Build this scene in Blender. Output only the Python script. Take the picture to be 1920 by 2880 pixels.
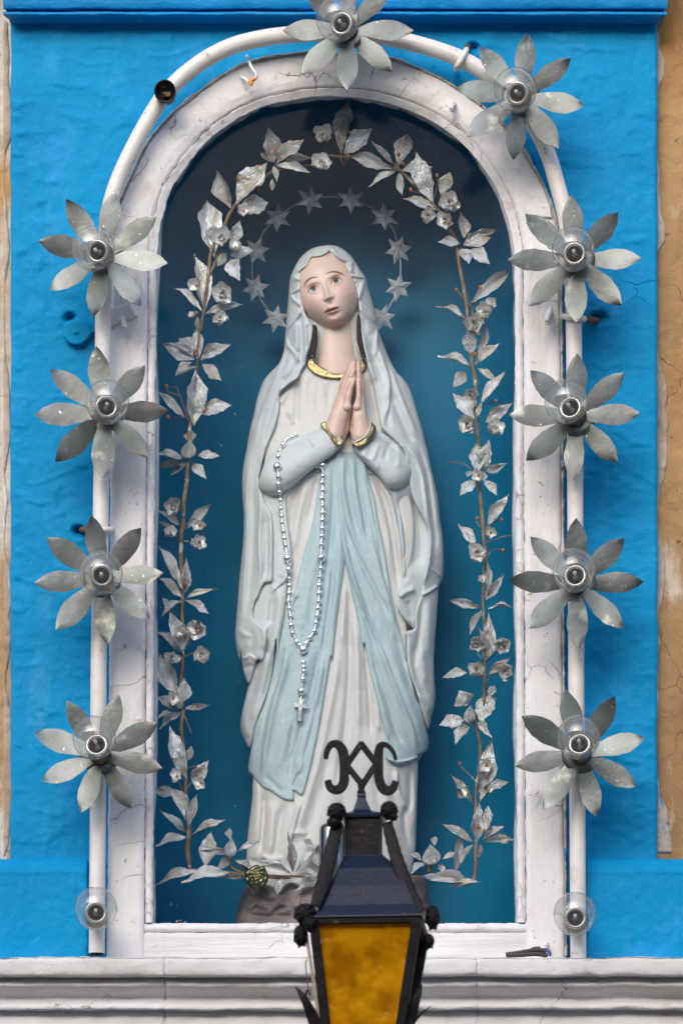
import bpy, math, random
import numpy as np
from mathutils import Vector, Matrix
random.seed(7)
RNG = np.random.default_rng(11)
scn = bpy.context.scene
for o in list(bpy.data.objects): bpy.data.objects.remove(o)

# ------------------------------------------------------------------ camera, light, exposure
S = 0.0005            # metres per photo pixel on the wall plane y = 0
D = 6.0               # camera distance from the wall
ZC, ZCAM = 3.4, 1.6   # height of the picture centre, height of the eye
cam = bpy.data.cameras.new('camera'); camo = bpy.data.objects.new('camera', cam)
scn.collection.objects.link(camo); scn.camera = camo
camo.location = (0, -D, ZCAM); camo.rotation_euler = (math.radians(90), 0, 0)
cam.sensor_fit = 'HORIZONTAL'; cam.sensor_width = 36
cam.lens = 36 * D / (1920 * S); cam.shift_y = (ZC - ZCAM) / (1920 * S)
cam.clip_start = 0.1; cam.clip_end = 2000
cam.dof.use_dof = True; cam.dof.focus_distance = D + 0.02; cam.dof.aperture_fstop = 9.0

SUN_EL, SUN_AZ = 28, 18      # elevation; degrees to the viewer's left of straight-on
sun = bpy.data.lights.new('sun', 'SUN'); suno = bpy.data.objects.new('sun', sun)
scn.collection.objects.link(suno)
sun.energy = 1.0; sun.angle = math.radians(62); sun.color = (1.0, 0.98, 0.955)
sv = Vector((-math.sin(math.radians(SUN_AZ)) * math.cos(math.radians(SUN_EL)),
             -math.cos(math.radians(SUN_AZ)) * math.cos(math.radians(SUN_EL)), math.sin(math.radians(SUN_EL))))
suno.rotation_euler = sv.to_track_quat('Z', 'Y').to_euler(); suno.location = sv * 20
world = bpy.data.worlds.new('World'); scn.world = world; world.use_nodes = True
wn = world.node_tree.nodes; wl = world.node_tree.links
sky = wn.new('ShaderNodeTexSky'); sky.sky_type = 'NISHITA'; sky.sun_disc = False
sky.sun_elevation = math.radians(SUN_EL); sky.sun_rotation = math.radians(180 + SUN_AZ)
sky.air_density = 1.0; sky.dust_density = 2.5; sky.ozone_density = 1.0
wl.new(sky.outputs[0], wn['Background'].inputs[0]); wn['Background'].inputs[1].default_value = 0.15
scn.view_settings.view_transform = 'Standard'; scn.view_settings.look = 'None'
scn.view_settings.gamma = 1; scn.view_settings.use_curve_mapping = False
scn.view_settings.exposure = 0.88

# ------------------------------------------------------------------ helpers
def P(X, Y, y=0.0):
    """photo pixel + depth -> point in the place"""
    f = (D + y) / D
    return ((X - 960) * S * f, y, ZCAM + ((ZC + (1440 - Y) * S) - ZCAM) * f)
def V(X, Y, y=0.0): return Vector(P(X, Y, y))
def cA(x, y): return (660 + x / 2.6133, 660 + y / 2.6133)
def cB(x, y): return (640 + x / 2.3758, 1200 + y / 2.3758)
def cC(x, y): return (640 + x / 2.3758, 1800 + y / 2.3758)
def cF(x, y): return (800 + x / 5.37, 660 + y / 5.37)
def cG(x, y): return (860 + x / 6.031, 980 + y / 6.031)
def cL(x, y): return (780 + x / 2.8346, 2050 + y / 2.8346)
def T(f, *pts): return [f(*p) for p in pts]

def link(o, parent=None):
    scn.collection.objects.link(o)
    if parent is not None: o.parent = parent
    return o
def tag(o, label, cat, group=None, kind=None):
    o['label'] = label; o['category'] = cat
    if group: o['group'] = group
    if kind: o['kind'] = kind
    return o
def structure(o): o['kind'] = 'structure'; return o
def thing(name, label, cat, group=None, loc=(0, 0, 0)):
    o = bpy.data.objects.new(name, None); o.empty_display_size = 0.02; o.location = loc
    scn.collection.objects.link(o)
    return tag(o, label, cat, group)
def mesh(name, verts, faces, mat=None, smooth=True):
    me = bpy.data.meshes.new(name)
    me.from_pydata([tuple(v) for v in verts], [], [tuple(f) for f in faces]); me.update()
    if smooth: me.polygons.foreach_set('use_smooth', [True] * len(me.polygons))
    if mat: me.materials.append(mat)
    return me
def obj(name, me, parent=None, mat=None):
    o = bpy.data.objects.new(name, me)
    link(o, parent)
    if parent is not None and parent.location.length > 0: o.matrix_parent_inverse = Matrix.Translation(-parent.location)
    return o
def npmesh(name, co, quads, mat=None, smooth=True, cols=None, attr=None):
    me = bpy.data.meshes.new(name); co = np.asarray(co, dtype=np.float32); quads = np.asarray(quads, dtype=np.int32)
    me.vertices.add(len(co)); me.vertices.foreach_set('co', co.ravel())
    n = len(quads); me.loops.add(n * 4); me.loops.foreach_set('vertex_index', quads.ravel())
    me.polygons.add(n); me.polygons.foreach_set('loop_start', np.arange(n, dtype=np.int32) * 4)
    try: me.polygons.foreach_set('loop_total', np.full(n, 4, dtype=np.int32))
    except Exception: pass
    me.update(calc_edges=True); me.validate()
    me.polygons.foreach_set('use_smooth', np.full(len(me.polygons), smooth))
    if cols is not None and len(me.vertices) == len(cols):
        a = me.color_attributes.new('paint', 'FLOAT_COLOR', 'POINT')
        c4 = np.ones((len(cols), 4), dtype=np.float32); c4[:, :3] = cols; a.data.foreach_set('color', c4.ravel())
    if attr is not None:
        a = me.attributes.new('edge', 'FLOAT', 'POINT'); a.data.foreach_set('value', np.asarray(attr, dtype=np.float32))
    if mat: me.materials.append(mat)
    return me

_lat = RNG.random((256, 256))
def vnoise(x, y, seed=0):
    x = np.asarray(x, float) + seed * 17.13; y = np.asarray(y, float) + seed * 31.7
    xi = np.floor(x).astype(int); yi = np.floor(y).astype(int); fx = x - xi; fy = y - yi
    fx = fx * fx * (3 - 2 * fx); fy = fy * fy * (3 - 2 * fy)
    g = lambda a, b: _lat[a & 255, b & 255]
    return ((g(xi, yi) * (1 - fx) + g(xi + 1, yi) * fx) * (1 - fy) + (g(xi, yi + 1) * (1 - fx) + g(xi + 1, yi + 1) * fx) * fy) * 2 - 1
def fbm(x, y, sc, oc=4, seed=0):
    r = 0; a = 1; t = 0
    for i in range(oc):
        r = r + a * vnoise(np.asarray(x) / sc * 2 ** i, np.asarray(y) / sc * 2 ** i, seed + i); t += a; a *= .5
    return r / t

def spline(pts, n=6, closed=False):
    p = np.array(pts, float); N = len(p); out = []
    rng = range(N) if closed else range(N - 1)
    for i in rng:
        if closed: a, b, c, d = p[(i - 1) % N], p[i], p[(i + 1) % N], p[(i + 2) % N]
        else: a, b, c, d = p[max(i - 1, 0)], p[i], p[i + 1], p[min(i + 2, N - 1)]
        for k in range(n):
            t = k / n
            out.append(0.5 * ((2 * b) + (-a + c) * t + (2 * a - 5 * b + 4 * c - d) * t * t + (-a + 3 * b - 3 * c + d) * t ** 3))
    if not closed: out.append(p[-1])
    return np.array(out)
def inside(X, Y, poly):
    r = np.zeros(X.shape, bool); n = len(poly)
    for i in range(n):
        x1, y1 = poly[i]; x2, y2 = poly[(i + 1) % n]
        if y1 == y2: continue
        c = ((y1 > Y) != (y2 > Y)) & (X < (x2 - x1) * (Y - y1) / (y2 - y1) + x1)
        r ^= c
    return r
def pdist(X, Y, pts, closed=False):
    """distance, parameter, signed side and nearest point to a polyline"""
    p = np.asarray(pts); q = np.roll(p, -1, axis=0) if closed else p[1:]; p0 = p if closed else p[:-1]
    seg = q - p0; L = np.hypot(seg[:, 0], seg[:, 1]) + 1e-9; cum = np.concatenate([[0], np.cumsum(L)]); tot = cum[-1]
    bd = np.full(X.shape, 1e9); bt = np.zeros(X.shape); bs = np.ones(X.shape); nx = np.zeros(X.shape); ny = np.zeros(X.shape)
    for i in range(len(p0)):
        dx = X - p0[i, 0]; dy = Y - p0[i, 1]
        t = np.clip((dx * seg[i, 0] + dy * seg[i, 1]) / (L[i] ** 2), 0, 1)
        ex = dx - t * seg[i, 0]; ey = dy - t * seg[i, 1]; d = np.hypot(ex, ey)
        m = d < bd
        bd = np.where(m, d, bd); bt = np.where(m, (cum[i] + t * L[i]) / tot, bt)
        bs = np.where(m, np.sign(seg[i, 0] * dy - seg[i, 1] * dx), bs)
        nx = np.where(m, p0[i, 0] + t * seg[i, 0], nx); ny = np.where(m, p0[i, 1] + t * seg[i, 1], ny)
    return bd, bt, bs, nx, ny
def folds(X, Y, fl):
    """cloth folds: (points, height, width[, kind]); 'r' round ridge/groove, 's' lipped fold, sharp on its right-hand side"""
    H = np.zeros(X.shape)
    for f in fl:
        pts = spline(f[0], 5); amp, w = f[1], f[2]; kind = f[3] if len(f) > 3 else 'r'
        R = w * 3.2
        m = (X > pts[:, 0].min() - R) & (X < pts[:, 0].max() + R) & (Y > pts[:, 1].min() - R) & (Y < pts[:, 1].max() + R)
        if not m.any(): continue
        d, t, s, _, _ = pdist(X[m], Y[m], pts)
        env = np.clip(np.minimum(t, 1 - t) * 5, 0, 1); env = env * env * (3 - 2 * env)
        env = 0.12 + 0.88 * env
        endf = np.where((t <= 0) | (t >= 1), 0.6, 1.0)
        if kind == 'r': v = np.exp(-(d / w) ** 2)
        elif kind == 's': v = np.where(s > 0, np.exp(-(d / w) ** 2), np.exp(-(d / (w * .42)) ** 2))
        else: v = np.where(s < 0, np.exp(-(d / w) ** 2), np.exp(-(d / (w * .42)) ** 2))
        H[m] += 1.4 * amp * env * v * endf
    return H
LAYERS = []; HS = S * .86
YS = 0.128   # the statue's own axis plane
def layer(name, poly, hf, mat, parent, step=2.5, edge=8, drop=7, back=14, colf=None, ys=None, smooth_n=4, reg=True, hole=None):
    """a modelled relief: height field over an outline, with rolled edge and thickness"""
    ys = YS if ys is None else ys
    pl = spline(poly, smooth_n, True) if smooth_n else np.array(poly, float)
    x0, y0 = pl.min(0) - step; x1, y1 = pl.max(0) + step
    gx = np.arange(x0, x1 + step, step); gy = np.arange(y0, y1 + step, step)
    CX, CY = np.meshgrid(gx[:-1] + step / 2, gy[:-1] + step / 2)
    m = inside(CX, CY, pl)
    if hole is not None: m &= ~inside(CX, CY, hole)
    GX, GY = np.meshgrid(gx, gy); cnt = np.zeros(GX.shape, int)
    cnt[:-1, :-1] += m; cnt[1:, :-1] += m; cnt[:-1, 1:] += m; cnt[1:, 1:] += m
    used = cnt > 0; idx = -np.ones(GX.shape, int); idx[used] = np.arange(used.sum())
    X = GX[used].copy(); Y = GY[used].copy(); bnd = cnt[used] < 4
    d, _, _, nx, ny = pdist(X, Y, pl, True)
    if hole is not None: bnd &= d < step * 1.6
    X[bnd] = nx[bnd]; Y[bnd] = ny[bnd]; d[bnd] = 0
    e = np.clip(1 - d / edge, 0, 1)
    h = hf(X, Y) - drop * (1 - np.sqrt(np.maximum(0, 1 - e * e)))
    r, c = np.nonzero(m)
    q = np.stack([idx[r, c], idx[r + 1, c], idx[r + 1, c + 1], idx[r, c + 1]], 1)
    # skirt
    ed = np.concatenate([q[:, [0, 1]], q[:, [1, 2]], q[:, [2, 3]], q[:, [3, 0]]])
    key = np.sort(ed, 1); k = key[:, 0].astype(np.int64) * (len(X) + 1) + key[:, 1]
    u, inv, ct = np.unique(k, return_inverse=True, return_counts=True)
    be = ed[ct[inv] == 1]; bv = np.unique(be); mp = -np.ones(len(X), int); mp[bv] = np.arange(len(bv)) + len(X)
    sk = np.stack([be[:, 1], be[:, 0], mp[be[:, 0]], mp[be[:, 1]]], 1)
    XX = np.concatenate([X, X[bv]]); YY = np.concatenate([Y, Y[bv]]); HH = np.concatenate([h, h[bv] - back])
    yy = ys - HH * (HS if ys == YS else S); px, py, pz = P(XX, YY, yy)
    co = np.stack([px, yy, pz], 1)
    cols = colf(XX, YY) if colf else None
    me = npmesh(name, co, np.concatenate([q, sk]), mat, True, cols)
    o = obj(name, me, parent)
    if reg: LAYERS.append((pl, hf))
    return o
def surf_h(x, y):
    X = np.array([x], float); Y = np.array([y], float); b = 0
    for pl, hf in LAYERS:
        if inside(X, Y, pl)[0]: b = max(b, hf(X, Y)[0])
    return b

def tube(name, pts, r, mat, parent=None, seg=14, caps=True, sm=0, wob=0, sx=1.0, ret_mesh=False):
    p = spline(pts, sm) if sm else np.array(pts, float); n = len(p)
    if np.isscalar(r): r = np.full(n, r)
    else: r = np.interp(np.linspace(0, 1, n), np.linspace(0, 1, len(r)), r)
    vs = []; fs = []; up = Vector((0, -1, 0))
    for i in range(n):
        t = Vector(p[min(i + 1, n - 1)] - p[max(i - 1, 0)]).normalized()
        a = t.cross(up)
        if a.length < .05: a = t.cross(Vector((1, 0, 0)))
        a.normalize(); b = t.cross(a).normalized(); c = Vector(p[i])
        for k in range(seg):
            g = 2 * math.pi * k / seg; rr = r[i] * (1 + wob * random.uniform(-1, 1))
            vs.append(c + a * math.cos(g) * rr + b * math.sin(g) * rr * sx)
    for i in range(n - 1):
        for k in range(seg):
            k2 = (k + 1) % seg; fs.append((i * seg + k, i * seg + k2, (i + 1) * seg + k2, (i + 1) * seg + k))
    if caps: fs.append(tuple(range(seg))[::-1]); fs.append(tuple((n - 1) * seg + k for k in range(seg)))
    me = mesh(name, vs, fs, mat)
    return me if ret_mesh else obj(name, me, parent)
def lathe_mesh(name, prof, mat, seg=28, axis='Y'):
    """profile (radius, distance) turned round -Y (towards the viewer) or Z"""
    vs = []; fs = []
    for r, d in prof:
        for k in range(seg):
            g = 2 * math.pi * k / seg
            vs.append((r * math.cos(g), -d, r * math.sin(g)) if axis == 'Y' else (r * math.cos(g), r * math.sin(g), d))
    for i in range(len(prof) - 1):
        for k in range(seg):
            k2 = (k + 1) % seg; fs.append((i * seg + k, i * seg + k2, (i + 1) * seg + k2, (i + 1) * seg + k))
    return mesh(name, vs, fs, mat)
def box(name, x0, x1, y0, y1, z0, z1, mat, parent=None, smooth=False):
    v = [(x, y, z) for x in (x0, x1) for y in (y0, y1) for z in (z0, z1)]
    f = [(0, 1, 3, 2), (4, 6, 7, 5), (0, 4, 5, 1), (2, 3, 7, 6), (0, 2, 6, 4), (1, 5, 7, 3)]
    return obj(name, mesh(name, v, f, mat, smooth), parent)
def ribbon(name, pts, w, th, mat, parent=None, nrm=(0, -1, 0), sm=5, ret_mesh=False):
    """flat bar bent along a path, width in the plane, thickness along the normal"""
    p = spline(pts, sm) if sm else np.array(pts, float); n = len(p); N = Vector(nrm).normalized()
    w = np.full(n, w) if np.isscalar(w) else np.interp(np.linspace(0, 1, n), np.linspace(0, 1, len(w)), w)
    vs = []; fs = []
    for i in range(n):
        t = Vector(p[min(i + 1, n - 1)] - p[max(i - 1, 0)]).normalized(); a = t.cross(N).normalized(); c = Vector(p[i]); b = N
        hw = w[i] / 2; ht = th / 2; bv = min(ht, hw) * .5
        for u, v_ in ((-hw, -ht + bv), (-hw + bv, -ht), (hw - bv, -ht), (hw, -ht + bv), (hw, ht - bv), (hw - bv, ht), (-hw + bv, ht), (-hw, ht - bv)):
            vs.append(c + a * u + b * v_)
    for i in range(n - 1):
        for k in range(8):
            k2 = (k + 1) % 8; fs.append((i * 8 + k, i * 8 + k2, (i + 1) * 8 + k2, (i + 1) * 8 + k))
    fs.append(tuple(range(8))[::-1]); fs.append(tuple((n - 1) * 8 + k for k in range(8)))
    me = mesh(name, vs, fs, mat, False)
    return me if ret_mesh else obj(name, me, parent)
def between(name, me, a, b, wscale, parent=None, nrm=None, roll=0.0, flat=1.0):
    """instance a unit piece (length +X, width Y, normal Z) from a to b"""
    a = Vector(a); b = Vector(b); x = (b - a); L = x.length; x.normalize()
    n = Vector(nrm or (0, -1, 0)); z = (n - x * n.dot(x)).normalized(); y = z.cross(x)
    if roll: R = Matrix.Rotation(roll, 3, x); z = R @ z; y = R @ y
    o = bpy.data.objects.new(name, me); link(o, parent)
    M = Matrix((( x.x * L, y.x * wscale, z.x * L * flat, a.x), (x.y * L, y.y * wscale, z.y * L * flat, a.y), (x.z * L, y.z * wscale, z.z * L * flat, a.z), (0, 0, 0, 1)))
    o.matrix_basis = M
    if parent is not None: o.matrix_parent_inverse = Matrix.Translation(-parent.location)
    return o

# ------------------------------------------------------------------ materials
def M(name, col, rough=.6, metal=0.0, var=None, vscale=20, vstretch=(1, 1, 1), bumps=(), specks=None, cracks=None, coat=0, attr=None, spec=None, vlo=.35, vhi=.65, rand=0, objrand=False):
    m = bpy.data.materials.new(name); m.use_nodes = True; N = m.node_tree.nodes; L = m.node_tree.links
    b = N['Principled BSDF']; b.inputs['Roughness'].default_value = rough; b.inputs['Metallic'].default_value = metal
    if spec is not None: b.inputs['Specular IOR Level'].default_value = spec
    if coat: b.inputs['Coat Weight'].default_value = coat; b.inputs['Coat Roughness'].default_value = .15
    tc = N.new('ShaderNodeTexCoord')
    src_co = tc.outputs['Object']
    if objrand:
        oi0 = N.new('ShaderNodeObjectInfo'); ma0 = N.new('ShaderNodeVectorMath'); ma0.operation = 'MULTIPLY_ADD'; ma0.inputs[1].default_value = (37, 61, 23)
        L.new(oi0.outputs['Random'], ma0.inputs[0]); L.new(tc.outputs['Object'], ma0.inputs[2]); src_co = ma0.outputs[0]
    def noise(sc, det=4, stretch=(1, 1, 1), rg=.55, dist=0):
        mp = N.new('ShaderNodeMapping'); mp.inputs['Scale'].default_value = stretch; L.new(src_co, mp.inputs[0])
        t = N.new('ShaderNodeTexNoise'); t.inputs['Scale'].default_value = sc; t.inputs['Detail'].default_value = det
        t.inputs['Roughness'].default_value = rg; t.inputs['Distortion'].default_value = dist; L.new(mp.outputs[0], t.inputs[0]); return t
    def ramp(src, lo, hi):
        r = N.new('ShaderNodeMapRange'); r.inputs[1].default_value = lo; r.inputs[2].default_value = hi; L.new(src, r.inputs[0]); return r.outputs[0]
    def mix(f, a, c):
        x = N.new('ShaderNodeMix'); x.data_type = 'RGBA'
        if isinstance(f, (int, float)): x.inputs[0].default_value = f
        else: L.new(f, x.inputs[0])
        for s, v in ((6, a), (7, c)):
            if isinstance(v, tuple): x.inputs[s].default_value = (*v, 1)
            else: L.new(v, x.inputs[s])
        return x.outputs[2]
    cur = tuple(col)
    if attr:
        at = N.new('ShaderNodeVertexColor'); at.layer_name = attr; cur = at.outputs[0]
    if var:
        cur = mix(ramp(noise(vscale, 5, vstretch).outputs[0], vlo, vhi), cur, tuple(var))
    if rand:
        oi = N.new('ShaderNodeObjectInfo'); mm = N.new('ShaderNodeMath'); mm.operation = 'MULTIPLY'; mm.inputs[1].default_value = rand
        L.new(oi.outputs['Random'], mm.inputs[0]); cur = mix(mm.outputs[0], cur, tuple(var or col))
    for sp in (specks or []):
        c2, sc, lo, hi = sp[:4]; st = sp[4] if len(sp) > 4 else (1, 1, 1)
        cur = mix(ramp(noise(sc, 6, st, .62).outputs[0], lo, hi), cur, tuple(c2))
    heights = []
    for bp in bumps:
        sc, amt = bp[:2]; st = bp[2] if len(bp) > 2 else (1, 1, 1)
        t = noise(sc, 6, st, .6); mu = N.new('ShaderNodeMath'); mu.operation = 'MULTIPLY'; mu.inputs[1].default_value = amt
        L.new(t.outputs[0], mu.inputs[0]); heights.append(mu.outputs[0])
    for cr in (cracks or []):
        sc, wdt, c2, amt, msc, mlo = cr
        dn = noise(sc * 1.7, 4); ad = N.new('ShaderNodeVectorMath'); ad.operation = 'MULTIPLY_ADD'
        ad.inputs[1].default_value = (.6 / sc,) * 3; L.new(dn.outputs['Color'], ad.inputs[0]); L.new(tc.outputs['Object'], ad.inputs[2])
        vo = N.new('ShaderNodeTexVoronoi'); vo.feature = 'DISTANCE_TO_EDGE'; vo.inputs['Scale'].default_value = sc; L.new(ad.outputs[0], vo.inputs[0])
        f = ramp(vo.outputs['Distance'], wdt, 0.0); mk = ramp(noise(msc, 3).outputs[0], mlo, mlo + .08)
        mu = N.new('ShaderNodeMath'); mu.operation = 'MULTIPLY'; L.new(f, mu.inputs[0]); L.new(mk, mu.inputs[1])
        cur = mix(mu.outputs[0], cur, tuple(c2))
        m2 = N.new('ShaderNodeMath'); m2.operation = 'MULTIPLY'; m2.inputs[1].default_value = -amt; L.new(mu.outputs[0], m2.inputs[0]); heights.append(m2.outputs[0])
    if heights:
        h = heights[0]
        for g in heights[1:]:
            a = N.new('ShaderNodeMath'); a.operation = 'ADD'; L.new(h, a.inputs[0]); L.new(g, a.inputs[1]); h = a.outputs[0]
        bu = N.new('ShaderNodeBump'); bu.inputs['Strength'].default_value = 1.0; bu.inputs['Distance'].default_value = 1.0
        L.new(h, bu.inputs['Height']); L.new(bu.outputs[0], b.inputs['Normal'])
    if isinstance(cur, tuple): b.inputs['Base Color'].default_value = (*cur, 1)
    else: L.new(cur, b.inputs['Base Color'])
    return m

m_blue = M('blue_wall_paint', (0.0, .245, .53), .55, spec=.12, var=(.0, .285, .58), vscale=7, bumps=((22, .0016), (90, .0013), (380, .0004)),
           specks=[((.0, .195, .43), 11, .56, .80, (1, 1, .16)), ((.10, .36, .60), 9, .60, .82, (1, 1, .3)), ((.20, .24, .26), 60, .735, .77),((.10, .38, .70), 60, .69, .78), ((.01, .09, .22), 45, .735, .80), ((.03, .30, .68), 14, .55, .75)],
           cracks=[(13, .014, (.0, .185, .44), .0009, 5, .62)])
m_bluetrim = M('blue_moulding_paint', (0.0, .22, .52), .45, spec=.3, var=(.0, .25, .64), vscale=20, vstretch=(.3, 1, 1), bumps=((40, .0022, (.5, 1, 1)), (160, .0008)),
           specks=[((.14, .12, .10), 70, .66, .74, (.35, 1, 1)), ((.13, .4, .7), 50, .68, .78)])
m_white = M('white_frame_paint', (.80, .79, .815), .5, var=(.70, .685, .70), vscale=16, vstretch=(1, 1, .35), bumps=((60, .0018, (1, 1, .25)), (260, .0008, (1, 1, .4)), (18, .0015)),
           specks=[((.36, .30, .24), 90, .645, .69), ((.58, .53, .46), 22, .55, .76, (1, 1, .4))], cracks=[(17, .011, (.45, .40, .36), .0014, 9, .55)])
m_whitearch = M('white_arch_paint', (.80, .785, .805), .5, var=(.72, .70, .69), vscale=12, bumps=((90, .0016), (22, .0020), (300, .0006)),
           specks=[((.34, .27, .20), 80, .645, .69), ((.56, .50, .42), 16, .54, .76)], cracks=[(15, .010, (.33, .27, .22), .0014, 9, .53)])
m_rail = M('white_weathered_wood', (.80, .79, .81), .6, var=(.66, .64, .64), vscale=30, vstretch=(.12, 1, 1), bumps=((70, .0030, (.06, 1, 1)), (200, .0010, (.1, 1, 1))),
           specks=[((.40, .34, .28), 75, .645, .70, (.06, 1, 1))], cracks=[(30, .02, (.35, .3, .27), .001, 9, .55)])
m_bead = M('white_glazing_bead_paint', (.80, .79, .81), .55, var=(.70, .69, .70), vscale=60, bumps=((150, .0014), (45, .0010)),
           specks=[((.40, .34, .27), 90, .68, .74)], cracks=[(38, .022, (.38, .33, .29), .0011, 14, .50)])
m_sill = M('white_ledge_paint', (.77, .765, .79), .55, var=(.66, .64, .63), vscale=14, vstretch=(.25, 1, 1), bumps=((60, .0014, (.4, 1, 1)), (200, .0006), (14, .0020)),
           specks=[((.42, .33, .24), 40, .645, .76, (.5, 1, .6)), ((.5, .42, .33), 9, .62, .8, (1.4, 1, .25)), ((.3, .24, .2), 160, .72, .75)],
           cracks=[(24, .014, (.4, .34, .29), .0010, 8, .60)])
m_pipe = M('cream_pipe_paint', (.75, .74, .735), .45, var=(.69, .66, .62), vscale=25, bumps=((45, .0010), (170, .0005)),
           specks=[((.36, .27, .20), 80, .66, .70), ((.55, .50, .44), 22, .58, .76)], cracks=[(60, .03, (.35, .3, .26), .0008, 20, .62)])
m_stone = M('tan_limestone', (.50, .33, .175), .85, var=(.40, .24, .115), vscale=10, bumps=((40, .0035), (160, .0015)),
            specks=[((.60, .54, .47), 6, .50, .60, (1, 1, .4)), ((.50, .27, .08), 9, .58, .68, (1, 1, .5)), ((.20, .11, .05), 50, .64, .72), ((.66, .62, .57), 26, .60, .66, (1, 1, .3)), ((.10, .06, .04), 110, .70, .73)])
m_stone2 = M('brown_limestone', (.43, .27, .125), .88, var=(.33, .19, .085), vscale=9, vstretch=(1, 1, .5), bumps=((40, .0030), (170, .0018)),
            specks=[((.40, .20, .06), 6, .52, .66, (1, 1, .35)), ((.58, .50, .38), 9, .58, .66, (1, 1, .35)), ((.10, .055, .03), 60, .64, .71), ((.20, .11, .05), 14, .60, .74, (1, 1, .3))], cracks=[(9, .006, (.2, .12, .06), .001, 4, .5)])
m_stonegrey = M('grey_mortar_smear', (.50, .43, .36), .85, var=(.36, .27, .19), vscale=16, vstretch=(1, 1, .35), bumps=((70, .0020),),
            specks=[((.05, .27, .55), 22, .63, .67, (1, 1, .3)), ((.62, .6, .58), 30, .60, .66, (1, 1, .4)), ((.12, .07, .04), 60, .67, .72)])
m_niche = M('teal_niche_paint', (.0, .170, .325), .5, spec=.15, var=(.0, .148, .290), vscale=6, bumps=((60, .0006, (1, 1, .3)), (240, .0003)),
            specks=[((.02, .24, .36), 5, .58, .80), ((.45, .55, .62), 130, .765, .785)])
m_zinc = M('galvanised_zinc', (.175, .20, .205), .40, metal=.75, var=(.105, .115, .112), vscale=1.6, bumps=((4, .0006), (18, .0002)), rand=.5, objrand=True,
           specks=[((.62, .64, .58), 15, .66, .72), ((.40, .42, .36), 2.2, .60, .74), ((.20, .15, .11), 3, .64, .74)])
m_silver = M('silver_leaf_paint', (.80, .83, .87), .24, metal=.88, var=(.54, .51, .44), vscale=2.2, bumps=((5, .0050), (14, .0022)), rand=.35, objrand=True,
           specks=[((.20, .14, .09), 5, .66, .74)], vlo=.46, vhi=.66)
m_blossom = M('silver_blossom_paint', (.84, .86, .88), .28, metal=.55, var=(.70, .67, .61), vscale=2.2, bumps=((4, .0016),), rand=.4, objrand=True, vlo=.46, vhi=.7)
m_silver2 = M('silver_star_foil', (.86, .89, .94), .32, metal=.45, bumps=((3, .0014),), var=(.45, .48, .52), vscale=2, objrand=True)
m_twig = M('taped_brown_stem', (.27, .20, .13), .75, var=(.15, .09, .05), vscale=60, bumps=((300, .0010), (120, .001)), specks=[((.6, .58, .54), 50, .58, .66)])
m_berry = M('amber_berry', (.42, .17, .05), .4, var=(.25, .08, .02), vscale=80)
m_mantle = M('pale_mantle_plaster', (.560, .590, .602), .5, var=(.505, .55, .575), vscale=8, bumps=((110, .0009), (420, .0003), (30, .0008)),
             specks=[((.55, .50, .44), 60, .72, .77)], cracks=[(24, .010, (.28, .28, .28), .0006, 9, .64)])
m_tunic = M('ivory_tunic_plaster', (.63, .615, .60), .5, var=(.575, .57, .57), vscale=7, bumps=((110, .0009), (420, .0003)),
             cracks=[(20, .006, (.4, .38, .35), .0005, 7, .66)])
m_sash = M('light_blue_sash_plaster', (.385, .51, .55), .5, var=(.43, .535, .56), vscale=9, vstretch=(1, 1, .5), bumps=((90, .0012), (400, .0004)),
             specks=[((.28, .48, .56), 26, .62, .78, (1, 1, .4))], cracks=[(18, .008, (.12, .16, .18), .0006, 7, .63)])
m_skin = M('painted_flesh', (.64, .48, .41), .38, attr='paint', bumps=((160, .0003),), spec=.4)
m_hair = M('dark_hair_paint', (.022, .012, .009), .7, spec=.15, var=(.05, .028, .02), vscale=90, vstretch=(1, 1, .2), bumps=((160, .002, (1, 1, .2)),))
m_gold = M('gold_leaf', (.38, .31, .17), .30, metal=1.0, var=(.24, .20, .10), vscale=50, bumps=((90, .0016), (300, .0006)), specks=[((.25, .24, .14), 50, .62, .72)])
m_bead2 = M('silver_rosary_bead', (.88, .90, .93), .2, metal=.92, bumps=((2, .0006),))
m_rock = M('mauve_brown_rock', (.235, .175, .175), .55, var=(.13, .105, .11), vscale=14, bumps=((30, .004), (110, .0015)), specks=[((.40, .36, .36), 20, .62, .7), ((.05, .045, .05), 12, .60, .68)])
m_iron = M('blackened_iron', (.006, .006, .008), .5, spec=.16, var=(.014, .011, .014), vscale=30, bumps=((60, .0020), (220, .0010)), specks=[((.16, .10, .07), 60, .67, .73)])
m_roof = M('blue_black_lantern_paint', (.004, .012, .038), .30, spec=.22, var=(.008, .012, .028), vscale=14, bumps=((30, .0008), (140, .0004)),
             specks=[((.16, .18, .20), 30, .70, .78), ((.10, .07, .06), 60, .66, .72)])
m_brass = M('dull_brass_socket', (.20, .155, .10), .45, metal=.6, var=(.10, .07, .05), vscale=60)
m_black = M('black_bakelite', (.014, .014, .017), .35, bumps=((80, .0006),), specks=[((.12, .07, .05), 90, .66, .74)])
m_rust = M('rusty_contact', (.20, .085, .045), .7, var=(.10, .05, .03), vscale=80)
m_cement = M('pale_street_paving', (.30, .28, .25), .85, var=(.22, .205, .185), vscale=2, bumps=((3, .01),))
m_ring = M('halo_wire', (.30, .34, .38), .35, metal=.5)
m_chrome = M('tarnished_steel', (.42, .43, .42), .2, metal=1.0, var=(.25, .24, .22), vscale=20)
m_orange = M('orange_cable_end', (.75, .28, .03), .5)
m_cableblue = M('blue_cable_end', (.02, .12, .5), .5)
m_cable = M('dark_cable_sheath', (.035, .035, .042), .5, bumps=((80, .001),))
m_neckring = M('neck_reflection_silver', (.55, .54, .52), .25, metal=.75)
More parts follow.
